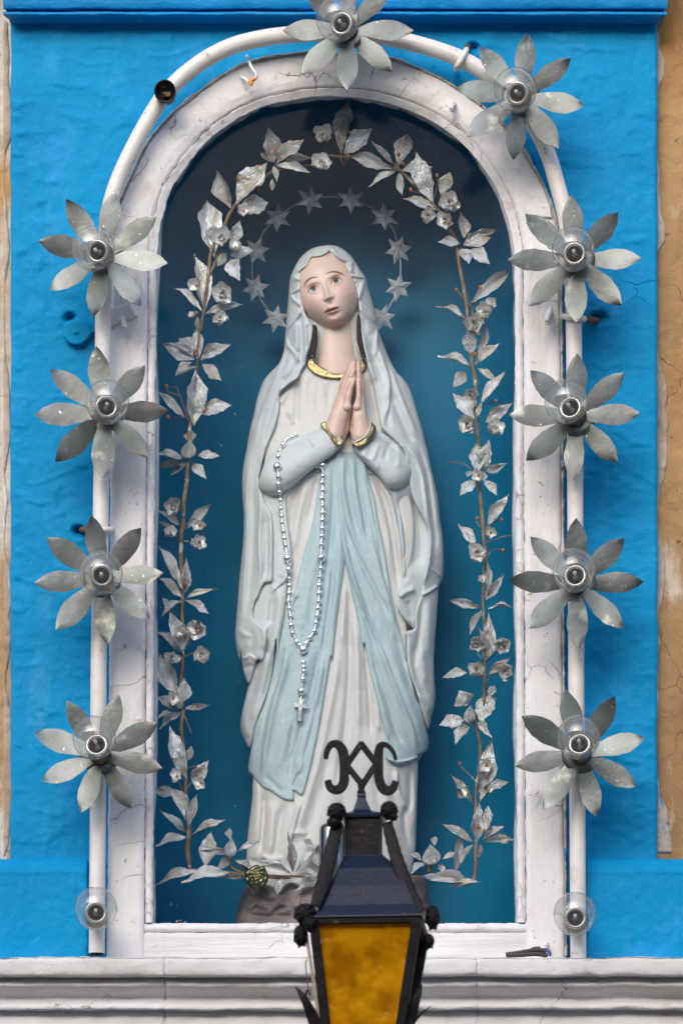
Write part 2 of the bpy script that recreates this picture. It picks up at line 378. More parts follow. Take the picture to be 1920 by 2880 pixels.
m_glint = M('bulb_stem_glint_white', (.72, .74, .75), .08, coat=1.0)  # whitish base colour puts the bulb's inner glint into the stem
m_rose = M('tarnished_gilt', (.13, .115, .055), .3, metal=.95, var=(.10, .12, .07), vscale=60, bumps=((120, .0012),), specks=[((.60, .42, .16), 90, .64, .70)])
m_dark = M('cavity_shade_black', (.010, .008, .008), .9)  # near-black colour that paints in the shade inside hollow parts

def glassmat(name, tint, base_gloss, rim, haze=0.0, attr=None, rough=0.0):
    m = bpy.data.materials.new(name); m.use_nodes = True; N = m.node_tree.nodes; L = m.node_tree.links
    for n in list(N): N.remove(n)
    out = N.new('ShaderNodeOutputMaterial'); tr = N.new('ShaderNodeBsdfTransparent'); tr.inputs[0].default_value = (*tint, 1)
    gl = N.new('ShaderNodeBsdfGlossy'); gl.inputs['Roughness'].default_value = rough
    lw = N.new('ShaderNodeLayerWeight'); lw.inputs[0].default_value = .5
    mr = N.new('ShaderNodeMath'); mr.operation = 'POWER'; mr.inputs[1].default_value = 4; L.new(lw.outputs['Facing'], mr.inputs[0])
    ma = N.new('ShaderNodeMath'); ma.operation = 'MULTIPLY_ADD'; ma.inputs[1].default_value = rim; ma.inputs[2].default_value = base_gloss; L.new(mr.outputs[0], ma.inputs[0])
    mx = N.new('ShaderNodeMixShader'); L.new(ma.outputs[0], mx.inputs[0]); L.new(tr.outputs[0], mx.inputs[1]); L.new(gl.outputs[0], mx.inputs[2])
    last = mx.outputs[0]
    if haze or attr:
        df = N.new('ShaderNodeBsdfDiffuse'); df.inputs[0].default_value = (.80, .82, .86, 1)
        tc = N.new('ShaderNodeTexCoord'); mp = N.new('ShaderNodeMapping'); mp.inputs['Scale'].default_value = (1, 1, .3); L.new(tc.outputs['Object'], mp.inputs[0])
        t = N.new('ShaderNodeTexNoise'); t.inputs['Scale'].default_value = 26; t.inputs['Detail'].default_value = 6; L.new(mp.outputs[0], t.inputs[0])
        a = N.new('ShaderNodeMapRange'); a.inputs[1].default_value = .3; a.inputs[2].default_value = .75; a.inputs[3].default_value = haze * .55; a.inputs[4].default_value = haze * 1.5; L.new(t.outputs[0], a.inputs[0])
        f = a.outputs[0]
        sp = N.new('ShaderNodeTexNoise'); sp.inputs['Scale'].default_value = 150; sp.inputs['Detail'].default_value = 2; L.new(tc.outputs['Object'], sp.inputs[0])
        s2 = N.new('ShaderNodeMapRange'); s2.inputs[1].default_value = .74; s2.inputs[2].default_value = .80; s2.inputs[4].default_value = .35; L.new(sp.outputs[0], s2.inputs[0])
        ad = N.new('ShaderNodeMath'); ad.operation = 'ADD'; L.new(f, ad.inputs[0]); L.new(s2.outputs[0], ad.inputs[1]); f = ad.outputs[0]
        if attr:   # limewash dragged over the edge of the pane
            at = N.new('ShaderNodeAttribute'); at.attribute_name = attr
            n2 = N.new('ShaderNodeTexNoise'); n2.inputs['Scale'].default_value = 34; n2.inputs['Detail'].default_value = 5
            m2 = N.new('ShaderNodeMapping'); m2.inputs['Scale'].default_value = (1, 1, .16); L.new(tc.outputs['Object'], m2.inputs[0]); L.new(m2.outputs[0], n2.inputs[0])
            r2 = N.new('ShaderNodeMath'); r2.operation = 'MULTIPLY'; L.new(n2.outputs[0], r2.inputs[0]); L.new(at.outputs['Fac'], r2.inputs[1])
            r3 = N.new('ShaderNodeMapRange'); r3.inputs[1].default_value = .30; r3.inputs[2].default_value = .42; r3.inputs[4].default_value = .55; L.new(r2.outputs[0], r3.inputs[0])
            a3 = N.new('ShaderNodeMath'); a3.operation = 'ADD'; a3.use_clamp = True; L.new(f, a3.inputs[0]); L.new(r3.outputs[0], a3.inputs[1]); f = a3.outputs[0]
        m3 = N.new('ShaderNodeMixShader'); L.new(f, m3.inputs[0]); L.new(last, m3.inputs[1]); L.new(df.outputs[0], m3.inputs[2]); last = m3.outputs[0]
    L.new(last, out.inputs[0]); return m
m_pane = glassmat('dusty_window_glass', (.96, .985, .99), .003, .25, .005, 'edge', .12)
m_crust = M('old_cracked_paint_crust', (.34, .28, .21), .8, var=(.62, .59, .56), vscale=60, bumps=((120, .003), (300, .001)), specks=[((.05, .20, .40), 30, .60, .66), ((.08, .06, .05), 70, .62, .68)])
m_bulb = glassmat('clear_bulb_glass', (.93, .94, .93), .10, .9, .05)
def ambermat():
    m = bpy.data.materials.new('amber_lantern_glass'); m.use_nodes = True; N = m.node_tree.nodes; L = m.node_tree.links
    for n in list(N): N.remove(n)
    out = N.new('ShaderNodeOutputMaterial'); tc = N.new('ShaderNodeTexCoord')
    t = N.new('ShaderNodeTexNoise'); t.inputs['Scale'].default_value = 30; t.inputs['Detail'].default_value = 2; L.new(tc.outputs['Object'], t.inputs[0])
    r = N.new('ShaderNodeValToRGB'); r.color_ramp.elements[0].position = .36; r.color_ramp.elements[0].color = (.50, .21, .0, 1)
    r.color_ramp.elements[1].position = .60; r.color_ramp.elements[1].color = (.86, .42, .004, 1); L.new(t.outputs[0], r.inputs[0])
    df = N.new('ShaderNodeBsdfDiffuse'); L.new(r.outputs[0], df.inputs[0]); tl = N.new('ShaderNodeBsdfTranslucent'); L.new(r.outputs[0], tl.inputs[0])
    gl = N.new('ShaderNodeBsdfGlossy'); gl.inputs['Roughness'].default_value = .18
    bu = N.new('ShaderNodeBump'); bu.inputs['Strength'].default_value = 1; bu.inputs['Distance'].default_value = .010; L.new(t.outputs[0], bu.inputs['Height'])
    for n in (df, gl): L.new(bu.outputs[0], n.inputs['Normal'])
    m1 = N.new('ShaderNodeMixShader'); m1.inputs[0].default_value = .5; L.new(df.outputs[0], m1.inputs[1]); L.new(tl.outputs[0], m1.inputs[2])
    m2 = N.new('ShaderNodeMixShader'); m2.inputs[0].default_value = .015; L.new(m1.outputs[0], m2.inputs[1]); L.new(gl.outputs[0], m2.inputs[2])
    L.new(m2.outputs[0], out.inputs[0]); return m
m_amber = ambermat()
# ------------------------------------------------------------------ the setting
def edgeline(X, Y0, Y1, n, amp, seed): return [(X + amp * fbm(y, 0, 60, 3, seed), y) for y in np.linspace(Y0, Y1, n)]
g = structure(obj('street', mesh('street', [(-150, -200, 0), (150, -200, 0), (150, 60, 0), (-150, 60, 0)], [(0, 1, 2, 3)], m_cement, False)))
def stoneh(X, Y): return 9 * fbm(X, Y, 180, 5, 5) + 4 * fbm(X, Y, 22, 3, 8)
def stoneblock(name, X0, X1, Y0, Y1, y, mat, label, step=9, dep=.35):
    poly = [(X0, Y0)] + edgeline(X1, Y0, Y1, 40, 3, 3) + [(X0, Y1)]
    o = layer(name, poly, stoneh, mat, None, step, 5, 3, dep / S, ys=y, smooth_n=0, reg=False)
    return tag(o, label, 'wall')
stoneblock('limestone_wall', -900, 60, -60, 2470, .018, m_stone, 'weathered tan limestone masonry left of the blue shrine wall')
stoneblock('limestone_wall', 1838, 2900, -60, 2470, .018, m_stone2, 'rough brown limestone masonry right of the blue shrine wall')
# grey mortar lapping over the stone beside the blue paint
def smear(X0, Y0, Y1, w, seed, name, label, y=.012):
    ys_ = np.linspace(Y0, Y1, 60)
    L_ = [(X0, v) for v in ys_]; R_ = [(X0 + w * (.45 + .55 * max(-.6, 2.4 * fbm(v, 0, 130, 3, seed))), v) for v in ys_[::-1]]
    o = layer(name, L_ + R_, lambda X, Y: stoneh(X, Y) + 4.5 + 1.0 * fbm(X, Y, 14, 3, seed), m_stonegrey, None, 4, 6, 3, 3, ys=.018, smooth_n=0, reg=False)
    return tag(o, label, 'mortar')
smear(1838, 90, 2400, 46, 21, 'mortar_strip', 'grey mortar smeared over the brown stone edge on the right')
smear(10, 60, 2410, 26, 33, 'mortar_strip', 'flaking pale mortar along the tan stone edge on the left')
# lower blue plinth blocks and masonry below
FR_OUT = spline([(300, 2700), (303, 2400), (307, 1900), (310, 1300), (312, 857), (316, 700), (326, 600), (367, 496), (429, 380), (527, 282), (686, 180), (857, 146), (975, 143), (1102, 163),
                 (1273, 239), (1427, 361), (1506, 478), (1555, 588), (1573, 700), (1577, 900), (1580, 1300), (1583, 1900), (1588, 2400), (1590, 2700)], 6)
FR_IN = spline([(430, 2598), (431, 2300), (433, 1800), (436, 1300), (440, 850), (442, 735), (455, 620), (490, 520), (545, 440), (612, 371), (720, 308), (857, 275), (970, 271), (1080, 287),
                (1200, 333), (1290, 395), (1362, 475), (1415, 575), (1443, 690), (1447, 850), (1449, 1300), (1451, 1800), (1453, 2300), (1455, 2598)], 6)
mid = (spline(FR_OUT, 1) * 1.0)
HOLE = np.array([(382, 2640)] + [(x, y) for x, y in spline([(382, 2600), (385, 1600), (388, 800), (420, 600), (500, 430), (620, 310), (780, 235), (960, 210), (1140, 240), (1300, 330), (1420, 460), (1490, 610), (1508, 800), (1512, 1600), (1515, 2600)], 6)] + [(1515, 2640)])
HOLES = [(196, 893, 13, 30), (222, 1494, 15, 34), (1332, 132, 13, 26), (1688, 893, 17, 26), (1672, 890, 10, 16)]
def wallh(X, Y):
    h = 5.5 * fbm(X, Y, 330, 4, 1) + 2.2 * fbm(X, Y, 46, 3, 2) + .9 * fbm(X, Y, 13, 2, 3)
    # trowel ridges and blisters
    h = h + 2.4 * np.clip(fbm(X, Y * 2.2, 60, 3, 9) - .18, 0, 1) * 3
    for hx, hy, r, dp in HOLES:
        d = np.hypot((X - hx) / 1.25, Y - hy) + 2.5 * fbm(X, Y, 9, 2, 4)
        h = h - dp * np.clip(1.25 - d / r, 0, 1) + 3 * np.exp(-((d - r * 1.5) / r) ** 2)
    for pts, a in (([(400, 118), (430, 152), (480, 150), (530, 132)], 3.5), ([(205, 160), (250, 178), (310, 168)], 2.6), ([(40, 1290), (62, 1340), (90, 1360), (150, 1340), (200, 1318)], 3.2), ([(80, 1405), (110, 1415), (150, 1400)], 2.5),
                   ([(1795, 1330), (1830, 1352), (1842, 1360)], 3), ([(1560, 1470), (1600, 1478)], 2), ([(1755, 380), (1790, 352), (1815, 372)], 2.5), ([(1660, 2060), (1740, 2052), (1800, 2070)], 2)):
        d, t, s_, _, _ = pdist(X, Y, spline(pts, 4)); h = h + a * np.where(s_ > 0, np.exp(-(d / 7) ** 2), np.exp(-(d / 1.8) ** 2))
    return h
wpoly = [(24, 40), (1870, 40)] + edgeline(1848, 70, 2440, 60, 4.5, 12) + edgeline(30, 2440, 70, 60, 5, 15)
w = layer('blue_wall', wpoly, wallh, m_blue, None, 6, 10, 5, 60, ys=0.0, smooth_n=0, reg=False, hole=HOLE)
tag(w, 'bright blue painted plaster wall round the arched shrine window', 'wall')
for nm, X0, X1, lab, sd in (('plinth', -700, 247, 'projecting blue plaster block left of the window foot', 41), ('plinth', 1650, 2600, 'projecting blue plaster block right of the window foot', 47)):
    pl = [(X0, 2417), (X1, 2417)] + edgeline(X1, 2440, 2720, 12, 2.5, sd) + [(X0, 2720)]
    def ph(X, Y): return 22 * np.clip((Y - 2417) / 34, 0, 1) ** .8 - 24 + 3 * fbm(X, Y, 90, 4, 17) + 1.6 * fbm(X, Y, 18, 3, 19) + 1.5 * np.exp(-((Y - 2452) / 5) ** 2)
    tag(layer('blue_plinth_block', pl, ph, m_blue, None, 5, 5, 3, 60, ys=-.022, smooth_n=0, reg=False), lab, 'wall')
# strips of blue plaster between plinths and window frame
for X0, X1, lab in ((235, 385, 'strip of blue plaster behind the left foot of the pipe'), (1505, 1662, 'strip of blue plaster behind the right foot of the pipe')):
    tag(layer('blue_plaster_strip', [(X0, 2430), (X1, 2430), (X1, 2725), (X0, 2725)], lambda X, Y: -2 + 2 * fbm(X, Y, 60, 3, 23), m_blue, None, 6, 2, 1, 60, ys=.001, smooth_n=0, reg=False), lab, 'wall')

def profile_run(name, prof, XL, XR, n, mat, wob=0, seed=0, sub=1, grooves=()):
    """moulding: profile [(depth y, pixel Y)] run along x"""
    pr = spline([(a * 1000, b) for a, b in prof], sub) if sub > 1 else np.array([(a * 1000, b) for a, b in prof]); pr[:, 0] /= 1000
    u = np.linspace(0, 1, n); k = len(pr); co = []
    for j, (y, Yp) in enumerate(pr):
        X = XL(y) + (XR(y) - XL(y)) * u
        w1 = wob * (fbm(X, j * 9.0, 110, 4, seed) + .5 * fbm(X, j * 31.0, 17, 2, seed + 3))
        w2 = wob * S * fbm(X, j * 13.0 + 500, 70, 3, seed + 5)
        gv = sum(S * g_[1] * np.exp(-((X - g_[0] - 3 * fbm(np.full_like(X, Yp), X, 15, 2, 7)) / 1.8) ** 2) for g_ in grooves) if grooves else 0
        yy = y + w2 + gv; px, py, pz = P(X, Yp + w1, yy); co.append(np.stack([px, yy, pz], 1))
    co = np.concatenate(co); i, j = np.meshgrid(np.arange(k - 1), np.arange(n - 1), indexing='ij'); i = i.ravel(); j = j.ravel()
    q = np.stack([i * n + j, (i + 1) * n + j, (i + 1) * n + j + 1, i * n + j + 1], 1)
    return npmesh(name, co, q, mat, True)
co_ = thing('blue_cornice', 'blue moulded cornice along the top of the shrine wall', 'cornice')
prof = [(.25, -170), (-.034, -170), (-.034, -20), (-.031, 18), (-.028, 24), (-.021, 27), (-.020, 30), (-.029, 32), (-.032, 36), (-.030, 42), (-.023, 47), (-.014, 51), (-.009, 55), (-.006, 60), (0.0, 66), (.02, 70)]
o = obj('moulding', profile_run('moulding', prof, lambda y: 33 + y * 750, lambda y: 1846 - y * 920, 420, m_bluetrim, 2.2, 51, 3), co_)
for nm, Xf, sg in (('left', lambda y: 33 + y * 750, 1), ('right', lambda y: 1846 - y * 920, -1)):
    vs = [P(Xf(y), Yp, y) for y, Yp in prof]; c0 = len(vs); vs += [P(Xf(0) + sg * 6, Yp, .03) for y, Yp in prof]
    obj('return', mesh('return', vs, [(i, i + 1, c0 + i + 1, c0 + i) for i in range(1, c0 - 1)], m_bluetrim, False), co_)
tag(box('upper_wall', -6, 6, .10, .5, P(0, -160, .1)[2], 5.2, m_stone), 'limestone wall above the blue cornice', 'wall')
tag(box('lower_wall', -6, 6, .045, .5, 0.0, P(0, 2730, .045)[2], m_stone), 'limestone wall below the white ledge', 'wall')
for x0, x1, lab in ((-6, P(-890, 0, 0)[0], 'plain limestone house wall far to the left of the shrine'), (P(2890, 0, 0)[0], 6, 'plain limestone house wall far to the right of the shrine')):
    tag(box('house_wall', x0, x1, .02, .5, P(0, 2730, .045)[2] + .002, P(0, -160, .1)[2] - .002, m_stone), lab, 'wall')

sl = thing('white_ledge', 'cracked white moulded ledge under the shrine window', 'ledge')
prof = [(.10, 2700), (.02, 2696), (-.070, 2694), (-.078, 2696), (-.080, 2702), (-.080, 2722), (-.079, 2738), (-.076, 2745), (-.068, 2748), (-.056, 2749), (-.052, 2752), (-.057, 2757), (-.062, 2766), (-.062, 2774), (-.056, 2783),
        (-.046, 2791), (-.039, 2802), (-.038, 2812), (-.044, 2820), (-.050, 2826), (-.051, 2836), (-.048, 2841), (-.036, 2843), (-.030, 2846), (-.034, 2852), (-.036, 2870), (-.036, 2900), (-.034, 3050), (.02, 3060), (.10, 3060)]
obj('moulding', profile_run('moulding', prof, lambda y: -640, lambda y: 2560, 900, m_sill, 4.2, 61, 2, grooves=((463, 9), (1342, 7), (960, 3))), sl)

# ------------------------------------------------------------------ niche
nt = thing('shrine_niche', 'deep teal painted niche behind the arched window', 'niche')
ol = spline([(398, 2700), (400, 2300), (404, 1700), (408, 900), (414, 720), (450, 560), (520, 430), (620, 330), (760, 260), (955, 236), (1150, 262), (1290, 340), (1400, 460), (1462, 600), (1480, 740), (1483, 900), (1487, 1700), (1490, 2300), (1492, 2700)], 8)
rs = np.sin(np.linspace(0, 1, 26) * math.pi / 2)[::-1]; vs = []; xc, zs = 945, 790
for r in rs:
    y = .026 + .205 * math.sqrt(max(0, 1 - r ** 4))
    f = P(0, 0, y)
    for X, Y in ol:
        x = (xc + (X - xc) * r * 1.04 - 960) * S; z = ZC + (1440 - (Y if Y > zs else zs + (Y - zs) * (.80 + .20 * r) * 1.40)) * S
        vs.append((x, y, z))
n = len(ol); fs = [(i * n + j, i * n + j + 1, (i + 1) * n + j + 1, (i + 1) * n + j) for i in range(len(rs) - 1) for j in range(n - 1)]
obj('niche_shell', mesh('niche_shell', vs, fs, m_niche), nt)
zf = ZC + (1440 - 2612) * S
box('niche_floor', -.32, .32, .026, .40, zf - .02, zf, m_niche, nt)
FLOORZ = zf

# ------------------------------------------------------------------ window frame
fr = thing('arched_window_frame', 'peeling white wooden arched frame holding the shrine glass', 'frame')
YF = -.018
def strip(name, A, B, nacross, prof, mat, amp=1.0, seed=0, parent=fr):
    """board between two matched outlines; prof(u) = depth offset in metres (negative = nearer)"""
    A = np.array(A); B = np.array(B); n = len(A); us = np.linspace(0, 1, nacross); co = []
    rows = [(0, .028)] + [(u, None) for u in us] + [(1, .028)]
    for u, dep in rows:
        X = A[:, 0] * (1 - u) + B[:, 0] * u; Y = A[:, 1] * (1 - u) + B[:, 1] * u
        if dep is None:
            y = YF + prof(u) - S * amp * (2.0 * fbm(X, Y, 60, 3, seed) + .7 * fbm(X, Y, 12, 2, seed + 2))
            if u in (0, 1): pass
        else: y = np.full(n, dep)
        ex = amp * (2.0 * fbm(Y, X, 30, 3, seed + 9) + 1.3 * fbm(Y, X, 8, 2, seed + 4)) * (1 if u in (0, 1) else .5)
        px, py, pz = P(X + ex, Y + ex * .6, y); co.append(np.stack([px, y + 0 * px, pz], 1))
    co = np.concatenate(co); k = len(rows); i, j = np.meshgrid(np.arange(k - 1), np.arange(n - 1), indexing='ij'); i = i.ravel(); j = j.ravel()
    q = np.stack([i * n + j, i * n + j + 1, (i + 1) * n + j + 1, (i + 1) * n + j], 1)
    return obj(name, npmesh(name, co, q, mat, True), parent)
def resamp(p, n):
    p = np.array(p, float); c = np.concatenate([[0], np.cumsum(np.hypot(*np.diff(p, axis=0).T))]); t = np.linspace(0, c[-1], n)
    return np.stack([np.interp(t, c, p[:, 0]), np.interp(t, c, p[:, 1])], 1)
rnd = lambda u: .004 * (max(0, 1 - u / .06) ** 2 + max(0, (u - .94) / .06) ** 2)
def sub(p, a, b): return p[(p[:, 1] >= a) & (p[:, 1] <= b)]
FI = FR_IN.copy(); FO = FR_OUT.copy()
li = resamp([q_ for q_ in FI if q_[0] < 700 and q_[1] > 742][::-1] if False else [q_ for q_ in FI if q_[0] < 700 and q_[1] > 742], 160)
lo = resamp([q_ for q_ in FO if q_[0] < 700 and q_[1] > 742], 160)
lo_ = lo.copy(); li_ = li.copy(); li_[:, 1] = np.linspace(2700, 740, 160); lo_[:, 1] = np.linspace(2700, 740, 160)
def xat(p, Y, left): 
    s_ = np.array([q_ for q_ in p if (q_[0] < 960) == left and q_[1] > 600]); s_ = s_[np.argsort(s_[:, 1])]; return np.interp(Y, s_[:, 1], s_[:, 0])
Ys = np.linspace(2702, 742, 240)
BW = 24
pil = lambda u: rnd(u)
strip('left_stile', np.stack([xat(FO, Ys, True), Ys], 1), np.stack([xat(FI, Ys, True) - BW, Ys], 1), 14, pil, m_white, 1.0, 71)
strip('right_stile', np.stack([xat(FI, Ys, False) + BW, Ys], 1), np.stack([xat(FO, Ys, False), Ys], 1), 14, pil, m_white, 1.0, 75)
ao = resamp([q_ for q_ in FO if q_[1] <= 742], 260); ai = resamp([q_ for q_ in FI if q_[1] <= 742], 260)
ao[0] = (xat(FO, 741, True), 741.5); ao[-1] = (xat(FO, 741, False), 741.5)
nrm_ = np.gradient(ai, axis=0); nrm_ = np.stack([nrm_[:, 1], -nrm_[:, 0]], 1); nrm_ /= np.hypot(nrm_[:, 0], nrm_[:, 1])[:, None]
if nrm_[0, 0] > 0: nrm_ = -nrm_
am = ai + nrm_ * BW
strip('arch_board', ao, am, 18, lambda u: rnd(u) + .004 * max(0, u - .72) / .28, m_whitearch, 1.2, 79)
beadp = lambda u: .003 + .0045 * abs(2 * u - 1) ** 2.2
strip('glazing_bead', np.stack([xat(FI, Ys[Ys < 2600], True) - BW + 1, Ys[Ys < 2600]], 1), np.stack([xat(FI, Ys[Ys < 2600], True), Ys[Ys < 2600]], 1), 8, beadp, m_bead, 1.3, 81)
strip('glazing_bead', np.stack([xat(FI, Ys[Ys < 2600], False), Ys[Ys < 2600]], 1), np.stack([xat(FI, Ys[Ys < 2600], False) + BW - 1, Ys[Ys < 2600]], 1), 8, beadp, m_bead, 1.3, 83)
strip('glazing_bead', am + 0, ai, 9, lambda u: .004 + .006 * u, m_whitearch, 1.5, 85)
Xs = np.linspace(404, 1482, 200)
strip('bottom_rail', np.stack([Xs, 0 * Xs + 2624], 1), np.stack([Xs, 0 * Xs + 2704], 1), 12, lambda u: .003 + rnd(u), m_rail, 1.2, 87)
Xs = np.linspace(406, 1480, 200)
strip('glazing_bead', np.stack([Xs, 0 * Xs + 2598], 1), np.stack([Xs, 0 * Xs + 2624], 1), 8, beadp, m_bead, 1.4, 89)
# crust of old paint along the outer edge of the arch
ysr = np.linspace(745, 2690, 260)
for nm, pts in (('left', [tuple(q_) for q_ in ao if 330 < q_[0] < 900]), ('right', [tuple(q_) for q_ in ao if 1080 < q_[0] < 1572]), ('stile', [(float(xat(FO, y_, False)) + 1, float(y_)) for y_ in ysr])):
    n_ = len(pts)
    vs = []; fs = []; k_ = 6
    for i, (x, y) in enumerate(pts):
        t_ = np.array(pts[min(i + 1, n_ - 1)]) - np.array(pts[max(i - 1, 0)]); t_ = t_ / np.hypot(*t_); nn_ = np.array((t_[1], -t_[0]))
        if (nm != 'stile' and nn_[1] > 0) or (nm == 'stile' and nn_[0] < 0): nn_ = -nn_
        w_ = 4.5 + 4 * float(fbm(x, y, 22, 3, 91)) + 2 * float(fbm(x, y, 7, 2, 92))
        for j in range(k_):
            u = j / (k_ - 1); off = -w_ * .7 + u * w_ * 1.7; q2 = (x + nn_[0] * off, y + nn_[1] * off)
            vs.append(P(q2[0], q2[1], YF - .0012 - .0016 * math.sin(math.pi * u) + (.020 if j == k_ - 1 else 0)))
    for i in range(n_ - 1):
        for j in range(k_ - 1): fs.append((i * k_ + j, i * k_ + j + 1, (i + 1) * k_ + j + 1, (i + 1) * k_ + j))
    obj('paint_crust', mesh('paint_crust', vs, fs, m_crust), fr)
# pane
gx = np.arange(405, 1486, 7.0); gy = np.arange(250, 2630, 7.0); GX, GY = np.meshgrid(gx, gy); outl = resamp(np.concatenate([FR_IN, [[430, 2598]]]), 500)
outer = np.concatenate([[[404, 2625]], [(q_[0] + (-14 if q_[0] < 900 else 14), q_[1] - (10 if q_[1] < 740 else 0)) for q_ in FR_IN], [[1480, 2625]]])
mC = inside(GX[:-1, :-1] + 3.5, GY[:-1, :-1] + 3.5, outer); idx = np.arange(GX.size).reshape(GX.shape)
r_, c_ = np.nonzero(mC); q = np.stack([idx[r_, c_], idx[r_ + 1, c_], idx[r_ + 1, c_ + 1], idx[r_, c_ + 1]], 1)
fx = GX.ravel(); fy = GY.ravel(); dd, _, _, _, _ = pdist(fx, fy, resamp(FR_IN, 120)); x_, y_, z_ = P(fx, fy, .012)
edgea = np.clip(1 - dd / 26, 0, 1) * np.where(fx > 960, 1.0, .95)
uq = np.unique(q); mp_ = -np.ones(len(fx), int); mp_[uq] = np.arange(len(uq))
obj('glass_pane', npmesh('glass_pane', np.stack([x_, np.full_like(x_, .012), z_], 1)[uq], mp_[q], m_pane, False, attr=edgea[uq]), fr)
# paint chips lying inside the foot of the pane
for i, (X, Y, r) in enumerate(((500, 2592, 6), (508, 2590, 5), (522, 2594, 4), (1255, 2594, 5), (1240, 2595, 4))):
    v = V(X, Y, .035); mm = mesh('paint_flake', [v + Vector((random.uniform(-1, 1), random.uniform(-1, 1), random.uniform(-.6, .6))) * r * S for _ in range(8)], [(0, 1, 2, 3), (2, 3, 4, 5), (4, 5, 6, 7), (6, 7, 0, 1), (0, 2, 4, 6), (1, 3, 5, 7)], m_white, False)
    tag(obj('paint_flake', mm), ('largest white paint flake inside the glass foot at lower left', 'white paint flake touching the largest one at the left glass foot', 'small white paint flake right of the left pair at the glass foot', 'white paint flake at the glass foot right of the rock base, rightmost', 'tiny white paint flake left of the rightmost flake at the glass foot')[i], 'paint flake', 'paint flakes inside the glass')

# hardware on the frame -------------------------------------------------
br = thing('hinge_bracket', 'blue and white painted iron bracket with round eye left of the frame', 'bracket')
pl = spline([(236, 899), (262, 905), (300, 897), (300, 925), (262, 936), (250, 950), (232, 966), (212, 970), (190, 962), (178, 940), (180, 914), (196, 901), (216, 899)], 5)
layer('eye_plate', pl, lambda X, Y: 1.0 * fbm(X, Y, 20, 2, 3) + 7 * np.exp(-(np.hypot(X - 212, Y - 934) / 6) ** 2), m_blue, br, 2.5, 6, 6, 30, ys=-.012, smooth_n=0, reg=False)
pl = [(308, 866), (340, 858), (362, 852), (364, 866), (384, 880), (386, 892), (368, 898), (352, 902), (340, 908), (318, 918), (308, 922)]
layer('arm_plate', pl, lambda X, Y: 1.2 * fbm(X, Y, 20, 2, 3), m_white, br, 2.5, 4, 3, 12, ys=YF - .004, smooth_n=0, reg=False)
for a, b in (((368, 858), (382, 890)), ((343, 892), (352, 925))):
    tube('peg', [P(*a, -.024), P(*((a[0] + b[0]) / 2, (a[1] + b[1]) / 2), -.034), P(*b, -.036)], [.0035, .0042, .0030], m_white, br, 10, True, 4)
def hook(a, b, lab, r=.0034):
    h = thing('frame_hook', lab, 'hook'); tube('shank', [P(*a, -.016), P(*((a[0] * .6 + b[0] * .4, a[1] * .6 + b[1] * .4)), -.032), P(*b, -.036)], [r, r * 1.1, r * .8], m_white, h, 10, True, 4)
    tube('tip', [P(*b, -.036), P(b[0] + 5, b[1] + 3, -.032), P(b[0] + 4, b[1] - 8, -.028)], [r * .9, r * .8, r * .5], m_white, h, 8, True, 3)
hook((1276, 290), (1268, 306), 'small painted hook on the white arch at upper right')
hook((1546, 870), (1537, 905), 'stubby painted peg low on the right white stile', .004)
hook((1538, 2655), (1535, 2660), 'small painted nail head low on the right white stile', .0025)
tag(layer('frame_cleat', [(1474, 578), (1500, 574), (1548, 577), (1552, 612), (1480, 608)], lambda X, Y: 1.0 * fbm(X, Y, 18, 2, 3), m_white, None, 2.5, 4, 3, 14, ys=YF - .004, smooth_n=0, reg=False), 'small white painted metal cleat on the right shoulder of the frame', 'cleat')
wi = thing('cut_wires', 'cut white and orange wire ends below the pipe on the white arch', 'wires')
tube('wire', [P(694, 156, -.006), P(700, 172, -.03), P(708, 190, -.04), P(721, 210, -.042), P(716, 222, -.04), P(706, 225, -.038)], .0022, m_white, wi, 8, True, 5)
tube('wire', [P(677, 213, -.022), P(690, 222, -.032), P(704, 232, -.036), P(712, 226, -.038)], .0022, m_white, wi, 8, True, 5)
tube('orange_core', [P(703, 224, -.040), P(706, 236, -.042), P(704, 240, -.042)], [.0028, .0030, .0018], m_orange, wi, 8, True, 3)
tube('orange_core', [P(713, 219, -.042), P(717, 225, -.042)], [.0025, .0022], m_orange, wi, 8, True, 3)
ca = thing('cable_offcut', 'dark cable offcut with blue and red wire ends lying on the ledge', 'cable')
for pts, r, m_ in (([(1422, 2686), (1450, 2682), (1485, 2676), (1515, 2672), (1535, 2680)], .0030, m_cable), ([(1424, 2688), (1470, 2686), (1510, 2684), (1540, 2690)], .0034, m_cable), ([(1480, 2680), (1500, 2670), (1518, 2668)], .0026, m_cable),
                   ([(1520, 2674), (1536, 2671), (1546, 2682), (1545, 2690)], .0020, m_cableblue), ([(1512, 2677), (1528, 2672), (1540, 2678), (1549, 2688)], .0014, m_berry)):
    tube('wire', [P(x, y, -.060) for x, y in pts], r, m_, ca, 8, True, 5)

# ------------------------------------------------------------------ pipe
PY = -.045
pp = thing('lamp_pipe', 'cream painted steel pipe arching round the window and carrying the lamps', 'pipe')
pipe = [(272, 2684), (273, 2500), (275, 2350), (276, 2100), (277, 1900), (281, 1650), (284, 1400), (288, 1100), (290, 900), (293, 780), (299, 660), (316, 552), (367, 429), (456, 275), (548, 186), (643, 132), (735, 107), (830, 95), (960, 89),
        (1082, 103), (1205, 132), (1303, 168), (1376, 214), (1440, 272), (1497, 345), (1539, 429), (1567, 520), (1590, 610), (1604, 720), (1611, 835), (1613, 926), (1616, 1150), (1617, 1400), (1619, 1650), (1620, 1900), (1622, 2150), (1624, 2400), (1626, 2700)]
tube('pipe', [P(x, y, PY) for x, y in pipe], .0112, m_pipe, pp, 20, False, 6)
tube('pipe_bore', [P(272, 2686, PY), P(272, 2660, PY)], .0090, m_dark, pp, 14, True)  # black plug standing for the shade in the open pipe end
